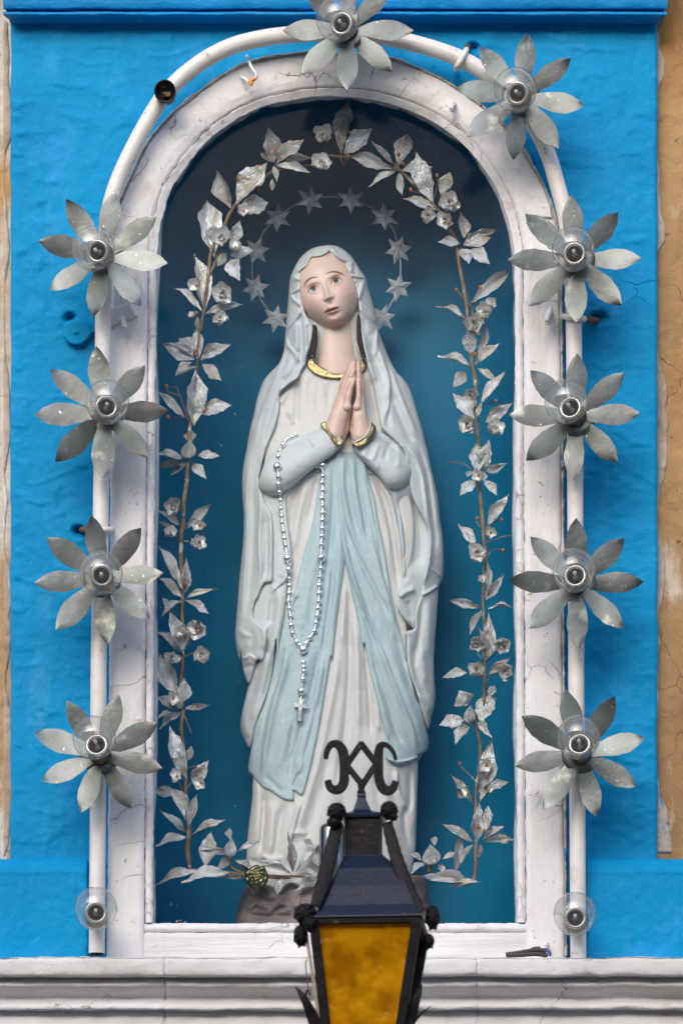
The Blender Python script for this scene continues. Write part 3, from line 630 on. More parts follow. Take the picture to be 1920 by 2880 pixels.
def clamp(c, d, w, lab, back):
    k = thing('pipe_clamp', lab, 'clamp'); c = np.array(c, float); d = np.array(d, float) / np.hypot(*d)
    pts = []
    for a, y in ((-30, -.006), (-29, PY + .004), (-26, PY - .008), (-14, PY - .0135), (0, PY - .0145), (14, PY - .0135), (26, PY - .008), (29, PY + .004), (30, -.006)):
        q_ = c + d * a; pts.append(P(q_[0], q_[1], y))
    tube('strap', pts, .0042, m_pipe, k, 8, True, 4, .06, 1.0)
    q_ = c + d * back; q2 = c + d * (back * .82)
    tube('shank', [P(*q_, .006), P(*q2, -.018), P(*(c + d * (np.sign(back) * 27)), PY + .002)], .0045, m_rust, k, 8, True, 3, .08)
clamp((1297, 165), (-.55, 1), 10, 'painted clamp holding the pipe near the upper right lamp', -40)
clamp((1614, 893), (1, .12), 10, 'rusty clamp holding the pipe right of the window', 66)
clamp((283, 1490), (1, 0), 10, 'rusty clamp holding the pipe left of the window', -54)

# ------------------------------------------------------------------ flower lamps
def petal_mesh(v):
    rr = random.Random(v); n = 16; k = 7; vs = []; fs = []
    tt = [0, .12, .25, .35, .45, .55, .65, .75, .85, .93, 1.0]; ww = [.09, .09, .098, .118, .142, .158, .160, .146, .106, .056, .001]
    for i in range(n):
        t = i / (n - 1); w = np.interp(t, tt, ww); jl = 1 + rr.uniform(-.045, .045); jr = 1 + rr.uniform(-.045, .045)
        for j in range(k):
            u = j / (k - 1) * 2 - 1; ww_ = w * (jl if u < 0 else jr) * (1 if abs(u) > .99 else 1)
            vs.append((t, u * ww_, .004 * (1 - u * u) + .012 * math.sin(t * 5 + v) + .02 * u * math.sin(v * 2.1) + .004 * rr.uniform(-1, 1) * (abs(u) > .9)))
    for i in range(n - 1):
        for j in range(k - 1): fs.append((i * k + j, (i + 1) * k + j, (i + 1) * k + j + 1, i * k + j + 1))
    m0 = len(vs); vs += [(x, y, z - .003) for x, y, z in vs]; fs += [tuple(a + m0 for a in f[::-1]) for f in fs]
    return mesh('petal', vs, fs, m_zinc)
PET = [petal_mesh(i) for i in range(5)]
HUB = lathe_mesh('hub', [(.0002, .0016), (.010, .0016), (.020, .0013), (.0272, .0006), (.0272, -.0002), (.020, .0002), (.0002, .0004)], m_zinc, 24)
SOCK = lathe_mesh('socket', [(.0125, -.030), (.0135, -.002), (.0150, .000), (.0154, .006), (.0144, .009), (.0134, .012), (.0134, .020), (.0142, .022), (.0140, .026), (.0125, .0265), (.0115, .018), (.0001, .016)], m_brass, 28)
R_ = .0300
gl_prof = [(.0001, R_)] + [(R_ * math.sin(a), R_ * math.cos(a)) for a in np.linspace(.08, 2.55, 30)] + [(.0152, -.029), (.0138, -.033), (.0132, -.038)]
GLOBE = lathe_mesh('glass_globe', gl_prof, m_bulb, 48)
NECKRING = lathe_mesh('neck_reflection_ring', [(.0098, -.032), (.0106, -.025), (.0126, -.0215), (.0146, -.0220), (.0158, -.025), (.0150, -.0285), (.0120, -.033)], m_neckring, 32)  # silver ring shaped to imitate the bright reflection in the bulb neck
CUP = lathe_mesh('base_cup', [(.0001, -.034), (.0070, -.033), (.0092, -.028), (.0104, -.0250), (.0112, -.0290), (.0112, -.036)], m_dark, 24)  # black cup, its colour stands for the shade down in the bulb base
STEM = lathe_mesh('glass_stem', [(.0001, -.007), (.0015, -.0078), (.0027, -.0105), (.0027, -.0135), (.0016, -.017), (.0016, -.024), (.0030, -.030), (.0040, -.034)], m_glint, 16)
def place(name, me, at, axis, parent, spin=0, sc=1.0):
    o = bpy.data.objects.new(name, me); link(o, parent); ax = Vector(axis).normalized()
    R = Vector((0, -1, 0)).rotation_difference(ax).to_matrix().to_4x4() @ Matrix.Rotation(spin, 4, 'Y')
    o.matrix_basis = Matrix.Translation(at) @ R @ Matrix.Scale(sc, 4)
    if parent is not None and parent.get('category'): o.matrix_parent_inverse = Matrix.Translation(-parent.location)
    return o
def bulb(parent, at, axis):
    """bulb part with its own pieces"""
    b = place('bulb', GLOBE, at, axis, parent)
    for nm, me in (('neck_reflection_ring', NECKRING), ('base_cup', CUP), ('glass_stem', STEM)):
        c = bpy.data.objects.new(nm, me); link(c, b)
    fl = FIL.copy() if False else None
    return b
K = 1920 / 1568
flowers = [
 ((798, 68), (775, 42), [(648, 68), (692, 168), (797, 205), (900, 163), (950, 68), (893, -28), (800, -72), (702, -30)], 'speckled zinc flower lamp at the crown of the arch', .55),
 ((1196, 222), (1182, 206), [(1212, 75), (1310, 133), (1343, 243), (1283, 340), (1177, 367), (1070, 313), (1047, 200), (1100, 105)], 'zinc flower lamp on the upper right bend of the pipe', .3),
 ((238, 585), (214, 570), [(263, 437), (360, 497), (386, 605), (323, 703), (213, 727), (112, 667), (88, 553), (151, 458)], 'speckled zinc flower lamp at the left spring of the arch', .5),
 ((1322, 596), (1316, 571), [(1310, 447), (1420, 487), (1473, 593), (1427, 700), (1323, 742), (1213, 702), (1165, 597), (1205, 490)], 'zinc flower lamp at the right spring of the arch', .3),
 ((241, 948), (247, 923), [(220, 795), (333, 838), (385, 943), (343, 1050), (235, 1100), (127, 1060), (78, 953), (115, 848)], 'zinc flower lamp below the blue bracket on the left pipe', .2),
 ((1323, 957), (1300, 922), [(1325, 810), (1433, 855), (1470, 948), (1417, 1062), (1315, 1103), (1208, 1057), (1168, 952), (1217, 850)], 'white spotted zinc flower lamp below the rusty clamp on the right pipe', .6),
 ((235, 1328), (232, 1316), [(210, 1183), (324, 1213), (375, 1315), (345, 1423), (247, 1480), (128, 1448), (78, 1340), (107, 1235)], 'zinc flower lamp just below the rusty clamp on the left pipe', .15),
 ((1324, 1340), (1318, 1310), [(1323, 1190), (1433, 1237), (1477, 1337), (1433, 1445), (1327, 1490), (1213, 1445), (1168, 1333), (1217, 1232)], 'zinc flower lamp second from the bottom of the right pipe', .25),
 ((230, 1735), (216, 1695), [(153, 1610), (273, 1595), (362, 1660), (373, 1765), (302, 1858), (187, 1868), (95, 1795), (78, 1682)], 'pale zinc flower lamp lowest on the left pipe', .1),
 ((1334, 1733), (1328, 1694), [(1297, 1582), (1412, 1600), (1481, 1694), (1461, 1808), (1369, 1878), (1247, 1860), (1181, 1760), (1197, 1645)], 'zinc flower lamp lowest on the right pipe', .2)]
YFL = -.085
for fi, (fc, bc, tips, lab, age) in enumerate(flowers):
    hub = V(fc[0] * K, fc[1] * K, YFL); bpos = V(bc[0] * K, bc[1] * K, YFL - .055)
    t = thing('flower_lamp', lab, 'lamp', 'zinc flower lamps along the pipe', hub)
    place('hub', HUB, hub, (0, -1, .02), t, random.random())
    for k, tp in enumerate(tips):
        tv = V(tp[0] * K, tp[1] * K, YFL - .004 - random.uniform(-.004, .008)); a = hub + (tv - hub) * .0
        between('petal', random.choice(PET), a + Vector((0, -.0012 * (k % 2), 0)), tv, (tv - a).length * random.uniform(.97, 1.06), t, (random.uniform(-.06, .06), -1, random.uniform(-.05, .05)), random.uniform(-.09, .09))
    ax = (bpos - hub).normalized()
    place('socket', SOCK, hub, ax, t); bulb(t, bpos, ax)
for (X, Y), lab in (((220, 2088), 'bare clear bulb at the foot of the left pipe'), ((1320, 2100), 'bare clear bulb at the foot of the right pipe')):
    p0 = V(X * K + (2 if X > 900 else 0), Y * K + 26, PY - .008); b0 = V(X * K, Y * K, PY - .068); t = thing('bare_lamp', lab, 'lamp', None, p0)
    ax = (b0 - p0).normalized(); place('socket', SOCK, p0, ax, t); bulb(t, b0, ax)
# empty socket
p0 = V(466, 262, PY - .006); t = thing('empty_socket', 'empty black lamp socket on the upper left bend of the pipe', 'socket', None, p0)
place('shell', lathe_mesh('shell', [(.0140, -.01), (.0150, .012), (.0150, .022), (.0138, .0225), (.0128, .010), (.0001, .009)], m_black, 30), p0, (-.02, -1, -.22), t)
for dx, dz in ((-.004, .006), (.002, -.006)):
    o = box('contact', p0.x + dx - .0050, p0.x + dx + .0050, p0.y - .0135, p0.y - .009, p0.z + dz - .0030, p0.z + dz + .0030, m_rust); o.parent = t; o.matrix_parent_inverse = Matrix.Translation(-p0)
    tg = tube('screw', [(p0.x + dx - .004, p0.y - .012, p0.z + dz), (p0.x + dx - .004, p0.y - .0155, p0.z + dz)], .0016, m_brass, None, 8); tg.parent = t; tg.matrix_parent_inverse = Matrix.Translation(-p0)

# ------------------------------------------------------------------ the far side of the street (seen only in the reflections)
m_win = M('dark_window_glass', (.03, .035, .04), .1)
for x0, x1, h, lab in ((-26, -9.2, 8.4, 'tall limestone house across the street on the left'), (-9.2, 3.4, 7.8, 'lower limestone house directly across the street'), (3.4, 24, 8.1, 'limestone house across the street on the right')):
    hs = thing('street_house', lab, 'house', None, ((x0 + x1) / 2, -12, 0)); 
    b_ = box('wall', x0 + .01, x1 - .01, -18, -12, 0, h, m_cement); b_.parent = hs; b_.matrix_parent_inverse = Matrix.Translation(-hs.location)
    x = x0 + 1.4
    while x < x1 - 1.6:
        for z in (1.0, 4.2):
            w_ = box('window', x, x + 1.0, -12.02, -11.96, z, z + 1.7, m_win); w_.parent = hs; w_.matrix_parent_inverse = Matrix.Translation(-hs.location)
        x += 2.7
# ------------------------------------------------------------------ statue
st = thing('praying_statue', 'painted plaster statue of a veiled praying woman in white mantle and blue sash', 'statue')
LE = T(cA, (690, 74), (620, 84), (555, 105), (480, 170), (430, 260), (405, 330), (395, 450), (385, 560), (372, 720), (360, 850), (325, 945), (262, 1010), (208, 1080), (165, 1200), (140, 1320), (110, 1440), (88, 1568)) + \
     T(cB, (112, 220), (98, 330), (98, 450), (108, 600), (104, 750), (90, 900), (75, 1050), (65, 1200), (53, 1340), (50, 1410), (60, 1480), (80, 1560)) + \
     T(cC, (88, 80), (95, 150), (112, 235), (146, 292))
LE2 = T(cC, (122, 380), (98, 480), (86, 570), (100, 640), (150, 722))
RE = T(cA, (700, 74), (760, 85), (830, 130), (880, 190), (930, 270), (960, 310), (975, 370), (1000, 450), (1025, 540), (1045, 620), (1056, 700), (1075, 760), (1110, 850), (1150, 940), (1190, 1010), (1240, 1060), (1280, 1120), (1310, 1200), (1345, 1320), (1375, 1420), (1410, 1568)) + \
     T(cB, (1330, 130), (1355, 260), (1380, 370), (1405, 480), (1418, 620), (1435, 720), (1442, 850), (1440, 1000), (1412, 1070), (1405, 1150), (1395, 1300), (1387, 1400), (1380, 1520)) + \
     T(cC, (1378, 100), (1380, 250), (1388, 370), (1380, 450), (1360, 520), (1335, 592))
lfull = np.array(LE + LE2 + T(cC, (140, 860), (170, 920), (158, 1130), (130, 1370), (120, 1500)) + [(690, 2700)])
rfull = np.array(RE + T(cC, (1345, 690), (1325, 750), (1275, 830), (1265, 1050), (1255, 1400), (1222, 1568)) + [(1150, 2700)])
def LX(Y): return np.interp(Y, lfull[:, 1], lfull[:, 0])
def RX(Y): return np.interp(Y, rfull[:, 1], rfull[:, 0])
DY = np.array([[686, 0], [692, 36], [704, 62], [725, 88], [760, 112], [800, 124], [950, 126], [1020, 118], [1100, 124], [1300, 148], [1600, 165], [2000, 172], [2400, 165], [2700, 165]])
_yy = np.arange(600.0, 2760, 4); _k = np.exp(-(np.arange(-30, 31) / 13.0) ** 2); _k /= _k.sum()
_sl = np.convolve(np.pad(LX(_yy), 30, 'edge'), _k, 'valid'); _sr = np.convolve(np.pad(RX(_yy), 30, 'edge'), _k, 'valid')
_w = np.clip((_yy - 900) / 250, 0, 1); _sl = LX(_yy) * (1 - _w) + (_sl - 6) * _w; _sr = RX(_yy) * (1 - _w) + (_sr + 6) * _w
_dd = np.interp(_yy, DY[:, 0], DY[:, 1]); _d2 = np.convolve(np.pad(_dd, 30, 'edge'), _k, 'valid'); _dd = _dd * (1 - _w) + _d2 * _w
def B(X, Y):
    l = np.interp(Y, _yy, _sl) - 4; r = np.interp(Y, _yy, _sr) + 4; u = np.abs((X - (l + r) / 2) / ((r - l) / 2)); u = np.clip(u, 0, 1)
    return np.interp(Y, _yy, _dd) * np.sqrt(np.maximum(0, 1 - u ** 2.3))
pleat = lambda X, Y: 2.0 * fbm(X + .12 * (Y - 1800) * np.sign(X - 960) * 0, Y * .09, 24, 3, 77) * np.clip((Y - 1330) / 120, 0, 1)
mic = lambda X, Y, a=1.0: a * (1.2 * fbm(X, Y, 34, 3, 31) + .45 * fbm(X, Y, 9, 2, 37))

# ---- mantle -----------------------------------------------------------
face_edge = [(1130, 1180), (1112, 1000), (1095, 880), (1052, 720), (1032, 655), (990, 612), (942, 505), (918, 432), (870, 420), (765, 345), (690, 302), (600, 322), (450, 352), (400, 370), (365, 425), (335, 480), (252, 545), (246, 625), (240, 800), (246, 950), (286, 1080), (318, 1200), (395, 1330), (428, 1420), (415, 1550), (378, 1720), (338, 1840), (318, 1950)]
inner = T(cC, (1262, 352), (1225, 250), (1200, 143)) + T(cB, (1196, 1420), (1192, 1372), (1250, 1345), (1248, 1250), (1290, 1120), (1330, 900), (1345, 740), (1322, 645), (1250, 505), (1215, 400), (1213, 310), (1196, 220), (1166, 143)) + \
        T(cA, (1160, 1500), (1095, 1440), (1072, 1400), (1045, 1250), (1015, 1100), (985, 1000), (960, 900), (940, 800), (920, 640)) + T(cF, *face_edge) + \
        T(cA, (488, 1000), (468, 1050), (395, 1100), (330, 1168), (332, 1240), (300, 1400)) + T(cB, (257, 143), (218, 300), (210, 370), (250, 500), (293, 580), (303, 740), (300, 900), (298, 1030), (245, 1050), (205, 1130), (180, 1180), (168, 1265), (200, 1315), (255, 1370), (258, 1440), (238, 1560)) + T(cC, (192, 140))
mantle_poly = LE + inner[::-1][:0] + []
mantle_poly = [(p[0], p[1]) for p in LE[::-1]] + RE + inner
F_m = [
 # scalloped brow edge of the veil
 (T(cF, (128, 640), (160, 580), (240, 515), (330, 455), (375, 340), (400, 300), (480, 318), (560, 300), (640, 240), (690, 185), (740, 230), (780, 300), (860, 360), (960, 385), (1010, 400)), 13, 5.5),
 (T(cF, (400, 350), (470, 352), (590, 330), (690, 275), (760, 325), (860, 400), (930, 425)), -7, 4),
 (T(cF, (395, 300), (375, 250), (330, 215)), -5, 6), (T(cF, (690, 200), (740, 175), (790, 200)), -4, 6), (T(cF, (300, 400), (250, 460), (190, 500)), -5, 7),
 (T(cF, (1010, 400), (1015, 470), (1000, 580)), 7, 5), (T(cF, (990, 605), (1090, 615), (1210, 645)), 9, 5, 's'), (T(cF, (1215, 660), (1190, 740), (1140, 880), (1115, 1000)), 8, 7),
 (T(cF, (1030, 420), (1040, 500), (1060, 570), (1110, 600)), -6, 7), (T(cF, (1060, 700), (1120, 780), (1100, 880)), -4, 6),
 (T(cF, (135, 600), (150, 640), (200, 670), (235, 680)), 8, 5), (T(cF, (235, 800), (170, 850), (90, 890)), 6, 6, 's'), (T(cF, (85, 890), (130, 980), (200, 1040), (245, 1085)), 8, 5, 's2'),
 (T(cF, (260, 1100), (200, 1230), (100, 1350), (20, 1450)), 6, 8, 's'), (T(cF, (150, 700), (110, 780), (95, 860)), -4, 7),
 (T(cF, (240, 1120), (245, 1400), (260, 1700), (240, 1950), (210, 2100)), -8, 9), (T(cF, (300, 1250), (310, 1500), (320, 1750), (290, 1950)), 6, 8), (T(cF, (350, 1330), (360, 1550), (345, 1750)), -5, 6),
 (T(cF, (180, 1300), (185, 1600), (190, 1800)), 6, 9), (T(cF, (20, 1520), (60, 1680), (160, 1790), (230, 1950)), 7, 7, 's'),
 (T(cF, (1120, 1050), (1190, 1150), (1290, 1230), (1400, 1330)), 7, 8, 's'), (T(cF, (1150, 1200), (1200, 1400), (1260, 1650), (1340, 1850), (1400, 2050)), -7, 9), (T(cF, (1180, 1500), (1230, 1750), (1300, 2000), (1380, 2250)), 8, 8),
 (T(cF, (1405, 1350), (1395, 1500), (1370, 1700), (1360, 1850)), 8, 7, 's2'), (T(cF, (1280, 1450), (1330, 1650), (1350, 1800)), -5, 8),
 # shoulders and left side
 (T(cA, (385, 800), (350, 920), (310, 1030), (250, 1180), (190, 1340), (140, 1568)), 8, 9, 's'), (T(cA, (470, 1050), (400, 1095), (332, 1165)), 7, 7, 's'),
 (T(cA, (455, 940), (430, 1020), (350, 1120)), -5, 8), (T(cA, (335, 1170), (300, 1300), (255, 1450), (215, 1568)), -7, 9),
 (T(cA, (300, 1020), (235, 1160), (185, 1330), (150, 1450)), -6, 10), (T(cA, (410, 880), (385, 980), (340, 1060)), 5, 9),
 (T(cB, (170, 150), (140, 300), (128, 480), (130, 650), (120, 900), (105, 1150), (95, 1350)), 7, 11, 's'), (T(cB, (230, 160), (190, 320), (170, 450), (175, 620), (165, 900), (150, 1100), (130, 1300)), -8, 10),
 (T(cB, (212, 420), (215, 560), (205, 760), (215, 960), (200, 1080)), 8, 9, 's2'), (T(cB, (250, 560), (262, 720), (262, 900), (240, 1040)), -7, 9), (T(cB, (285, 640), (290, 800), (285, 960)), 5, 7),
 (T(cB, (60, 1350), (110, 1385), (170, 1400)), 4, 9), (T(cB, (180, 1180), (220, 1140), (270, 1090)), 5, 8), (T(cB, (175, 1240), (225, 1215), (280, 1190)), -6, 7), (T(cB, (190, 1290), (230, 1330), (250, 1400), (235, 1500)), 7, 9),
 (T(cB, (150, 1350), (165, 1450), (150, 1560)), -6, 10), (T(cC, (90, 120), (120, 118), (150, 100), (185, 135)), 6, 6, 's'), (T(cC, (105, 200), (140, 180), (175, 170)), -5, 9),
 # right side
 (T(cA, (1060, 640), (1075, 760), (1120, 880), (1190, 1000)), -5, 8), (T(cA, (1050, 800), (1100, 950), (1135, 1080), (1130, 1250), (1095, 1380)), 9, 10, 's'),
 (T(cA, (960, 850), (1020, 1020), (1060, 1200), (1085, 1380)), -5, 10), (T(cA, (1000, 760), (1050, 930), (1085, 1100)), -5, 9),
 (T(cA, (1140, 1120), (1190, 1280), (1250, 1420), (1320, 1568)), -8, 10), (T(cA, (1145, 960), (1190, 1100), (1260, 1280), (1350, 1500)), 7, 10, 's'), (T(cA, (1130, 1170), (1120, 1300), (1130, 1440)), -5, 9),
 (T(cB, (1140, 110), (1185, 170), (1208, 260)), 6, 7), (T(cB, (1180, 100), (1250, 200), (1300, 330), (1320, 480), (1345, 650)), 9, 11, 's2'), (T(cB, (1250, 100), (1320, 260), (1350, 420), (1372, 600), (1385, 760), (1370, 900)), -8, 9),
 (T(cB, (1300, 150), (1350, 330), (1380, 520), (1400, 700)), 6, 9), (T(cB, (1360, 940), (1395, 975), (1425, 1005)), 5, 5, 's'), (T(cB, (1345, 740), (1350, 860), (1310, 1010), (1220, 1085), (1150, 1140)), 10, 10),
 (T(cB, (1415, 1060), (1340, 1110), (1290, 1130)), 7, 6, 's'), (T(cB, (1300, 1130), (1290, 1300), (1270, 1450), (1262, 1568)), -7, 9), (T(cB, (1350, 1130), (1345, 1350), (1335, 1560)), 5, 10),
 (T(cC, (1245, 20), (1250, 180), (1290, 320), (1350, 400)), -7, 9), (T(cC, (1300, 30), (1310, 180), (1330, 300)), 5, 9), (T(cC, (1262, 350), (1330, 430), (1350, 500)), 6, 7, 's'),
]
h_m = lambda X, Y: B(X, Y) * .97 + 9 + folds(X, Y, F_m) + mic(X, Y)
mantle = layer('mantle', mantle_poly, h_m, m_mantle, st, 2.4, 9, 10, 26)

# ---- rear shell, so that the figure has a back --------------------------
bp = [(x, y) for x, y in zip(LX(np.linspace(692, 2560, 60)) + 5, np.linspace(692, 2560, 60))][::-1] + [(x, y) for x, y in zip(RX(np.linspace(692, 2560, 60)) - 5, np.linspace(692, 2560, 60))]
layer('mantle_back', bp, lambda X, Y: -.62 * B(X, Y) + 4 * fbm(X * 3, Y, 120, 2, 5), m_mantle, st, 9, 14, -8, 2, smooth_n=0, reg=False)
layer('mantle_lining', bp, lambda X, Y: .70 * B(X, Y) - 6, m_mantle, st, 8, 14, 20, 120, smooth_n=0, reg=False)

# ---- hanging left drape (behind the sash) and sleeve ---------------------
def caps(X, Y, a, b, ra, rb, k=1.0):
    ax, ay = a; bx, by = b; dx = bx - ax; dy = by - ay; t = np.clip(((X - ax) * dx + (Y - ay) * dy) / (dx * dx + dy * dy), 0, 1)
    d = np.hypot(X - ax - t * dx, Y - ay - t * dy); r = ra + (rb - ra) * t
    return k * np.sqrt(np.maximum(0, r * r - d * d))
F_sl = [
 (T(cB, (520, 60), (540, 110), (580, 150)), -6, 6), (T(cB, (480, 90), (510, 130), (520, 160)), -3, 6), (T(cB, (640, 60), (700, 110), (730, 120)), -3, 5),
 (T(cB, (390, 480), (385, 620), (400, 760), (425, 890)), 8, 12), (T(cB, (430, 890), (400, 1000), (320, 1080), (290, 1110)), 9, 9, 's'), (T(cB, (345, 560), (350, 700), (385, 840)), -5, 9),
 (T(cB, (375, 1000), (310, 1085)), -6, 7), (T(cB, (350, 1060), (340, 1250), (310, 1450), (290, 1568)), 7, 11), (T(cB, (300, 1100), (290, 1300), (262, 1420), (255, 1568)), -8, 9),
 (T(cB, (240, 1380), (275, 1340), (300, 1300)), 5, 8), (T(cC, (280, 40), (250, 200), (200, 380), (150, 560)), 7, 11), (T(cC, (215, 120), (190, 260), (150, 400)), -7, 11), (T(cC, (310, 40), (280, 250), (230, 420)), -5, 7),
 (T(cC, (120, 450), (115, 560), (140, 660)), 5, 10),
]
SL = T(cB, (632, 4), (575, 28), (500, 58), (420, 85), (345, 130), (270, 200), (225, 300), (200, 420), (230, 520), (270, 620), (285, 800), (275, 1000), (200, 1100), (170, 1200), (160, 1300), (200, 1400), (210, 1568)) + \
     T(cC, (160, 150), (140, 290), (121, 380), (97, 480), (85, 570), (99, 640), (150, 722), (182, 580), (242, 420), (292, 250), (322, 0)) + \
     T(cB, (332, 1560), (352, 1400), (377, 1260), (388, 1180), (404, 1000), (432, 920), (432, 880), (420, 750), (402, 620), (388, 500), (420, 425), (510, 335), (620, 245), (705, 190), (772, 112), (740, 100), (690, 60), (655, 20))
h_sl = lambda X, Y: B(X, Y) * .93 + caps(X, Y, cB(300, 330), cB(690, 90), 54, 42, .95) + folds(X, Y, F_sl) + mic(X, Y) - 2
layer('sleeve', SL, h_sl, m_mantle, st, 2.4, 8, 9, 20)
F_sr = [
 (T(cB, (1010, 110), (980, 190), (960, 230)), 4, 7), (T(cB, (1090, 100), (1060, 170), (1050, 230)), -5, 7), (T(cB, (1120, 110), (1150, 190), (1130, 280)), 5, 9), (T(cB, (930, 130), (950, 170), (930, 210)), -3, 6), (T(cB, (880, 170), (960, 230), (1010, 300)), 5, 9),
 (T(cB, (1180, 430), (1230, 600), (1250, 800), (1220, 980)), -26, 34), (T(cB, (1130, 560), (1165, 720), (1180, 900), (1165, 1050)), 9, 8), (T(cB, (1080, 420), (1120, 560), (1145, 700)), -6, 8),
 (T(cB, (1200, 820), (1190, 960), (1170, 1060)), -6, 7), (T(cB, (1150, 1150), (1185, 1110), (1260, 1085)), 9, 9), (T(cB, (1130, 1180), (1165, 1250), (1235, 1320)), 6, 8, 's'), (T(cB, (1200, 1160), (1220, 1230), (1235, 1290)), -5, 9),
]
SR = T(cB, (987, 26), (945, 95), (852, 128), (850, 160), (885, 205), (940, 262), (1010, 332), (1055, 400), (1110, 520), (1148, 700), (1166, 880), (1170, 1010), (1128, 1150), (1135, 1210), (1165, 1270), (1215, 1325), (1252, 1345), (1262, 1230), (1330, 1120), (1390, 1000), (1400, 760), (1370, 600), (1310, 430), (1260, 250), (1200, 130), (1110, 75), (1040, 40))
h_sr = lambda X, Y: B(X, Y) * .93 + caps(X, Y, cB(900, 110), cB(1120, 300), 40, 48, .95) + folds(X, Y, F_sr) + mic(X, Y) - 2
layer('sleeve', SR, h_sr, m_mantle, st, 2.4, 8, 9, 20)

# ---- tunic --------------------------------------------------------------
TU = T(cA, (455, 930), (520, 905), (545, 930), (580, 985), (650, 1030), (740, 1048), (830, 1040), (920, 1000), (955, 950), (968, 920), (1030, 960), (1080, 1200), (1120, 1450)) + T(cB, (1200, 400), (1250, 700), (1200, 1100), (1200, 1568)) + \
     T(cC, (1215, 300), (1260, 600), (1272, 830), (1268, 1000), (1262, 1200), (1255, 1400), (1235, 1520), (1222, 1600), (1225, 1680), (900, 1700)) + [(890, 2508), (850, 2502), (820, 2486), (800, 2500), (785, 2516), (757, 2497), (720, 2485), (700, 2462), (692, 2430)] + \
     T(cC, (130, 1390), (140, 1250), (156, 1130), (166, 1030), (172, 915), (230, 500), (360, 100)) + T(cB, (350, 1400), (330, 1000), (300, 650), (250, 400), (240, 200)) + T(cA, (240, 1500), (275, 1330), (290, 1200), (340, 1110), (430, 1030))
F_t = [
 (T(cA, (615, 1090), (600, 1200), (605, 1330)), -2.2, 5), (T(cA, (560, 1040), (545, 1150), (550, 1300)), -2.2, 6), (T(cA, (690, 1075), (690, 1180), (680, 1300)), -2.0, 6), (T(cA, (640, 1090), (650, 1200)), 1.8, 6), (T(cA, (470, 1060), (455, 1200), (450, 1400)), -5, 8),
 (T(cA, (380, 1280), (420, 1350), (440, 1400)), 4, 6, 's'), (T(cA, (990, 1060), (1010, 1200), (1050, 1380)), -4, 9), (T(cA, (400, 1140), (360, 1200), (335, 1250)), 4, 6),
 (T(cB, (960, 320), (1040, 470), (1090, 680), (1120, 900), (1140, 1100)), -9, 7), (T(cB, (1000, 320), (1085, 480), (1135, 700), (1165, 950)), 7, 7), (T(cB, (940, 330), (1000, 480), (1060, 680), (1090, 900)), 6, 6), (T(cB, (1040, 350), (1120, 500), (1170, 720)), -7, 7),
 (T(cB, (540, 350), (500, 480), (460, 660), (440, 860)), 6, 11), (T(cB, (480, 400), (430, 560), (425, 700)), -7, 10), (T(cB, (600, 330), (570, 480), (540, 640)), -5, 8),
 (T(cC, (755, 0), (720, 250), (660, 560), (610, 800), (520, 1100), (440, 1350)), 7, 11), (T(cC, (790, 20), (775, 300), (740, 560), (700, 700)), 0, 9), (T(cC, (800, -250), (815, 50), (800, 400), (770, 700), (720, 1000)), -10, 9),
 (T(cC, (780, -380), (775, -150), (760, 50)), 7, 10), (T(cC, (850, -150), (868, 150), (870, 420), (880, 640)), 9, 10), (T(cC, (915, 60), (940, 300), (950, 500), (960, 660)), -9, 8), (T(cC, (980, 260), (1000, 450), (1010, 640)), 7, 8),
 (T(cC, (690, 720), (640, 950), (560, 1200), (480, 1420)), -5, 14), (T(cC, (760, 1040), (750, 1200), (740, 1400)), -6, 10),
 (T(cC, (500, 1050), (450, 1220), (405, 1400), (385, 1520)), 10, 10, 's'), (T(cC, (380, 1080), (350, 1220), (325, 1400), (310, 1500)), -8, 10), (T(cC, (300, 1070), (290, 1250), (280, 1450)), 7, 12), (T(cC, (243, 1000), (240, 1200), (215, 1440)), -10, 7), (T(cC, (200, 950), (195, 1150), (175, 1350)), 6, 10),
 (T(cC, (220, 1430), (280, 1470), (370, 1455)), 6, 8), (T(cC, (410, 1310), (470, 1290), (540, 1300)), 5, 9), (T(cC, (130, 1470), (200, 1490), (330, 1520), (380, 1560)), -7, 9),
 (T(cC, (1130, 850), (1140, 1000), (1190, 1110), (1200, 1160)), 8, 10, 's'), (T(cC, (1210, 860), (1220, 1000), (1215, 1100), (1180, 1180), (1190, 1300), (1230, 1400)), -8, 9), (T(cC, (1050, 860), (1060, 1050), (1100, 1250), (1150, 1450)), 7, 12), (T(cC, (985, 880), (1000, 1050), (1040, 1250)), -6, 10), (T(cC, (1240, 880), (1245, 1100), (1235, 1300)), 4, 8),
]
h_t = lambda X, Y: B(X, Y) * .84 - 2 + folds(X, Y, F_t) + mic(X, Y, .8) + pleat(X, Y)
tunic = layer('tunic', TU, h_t, m_tunic, st, 2.4, 8, 9, 20)

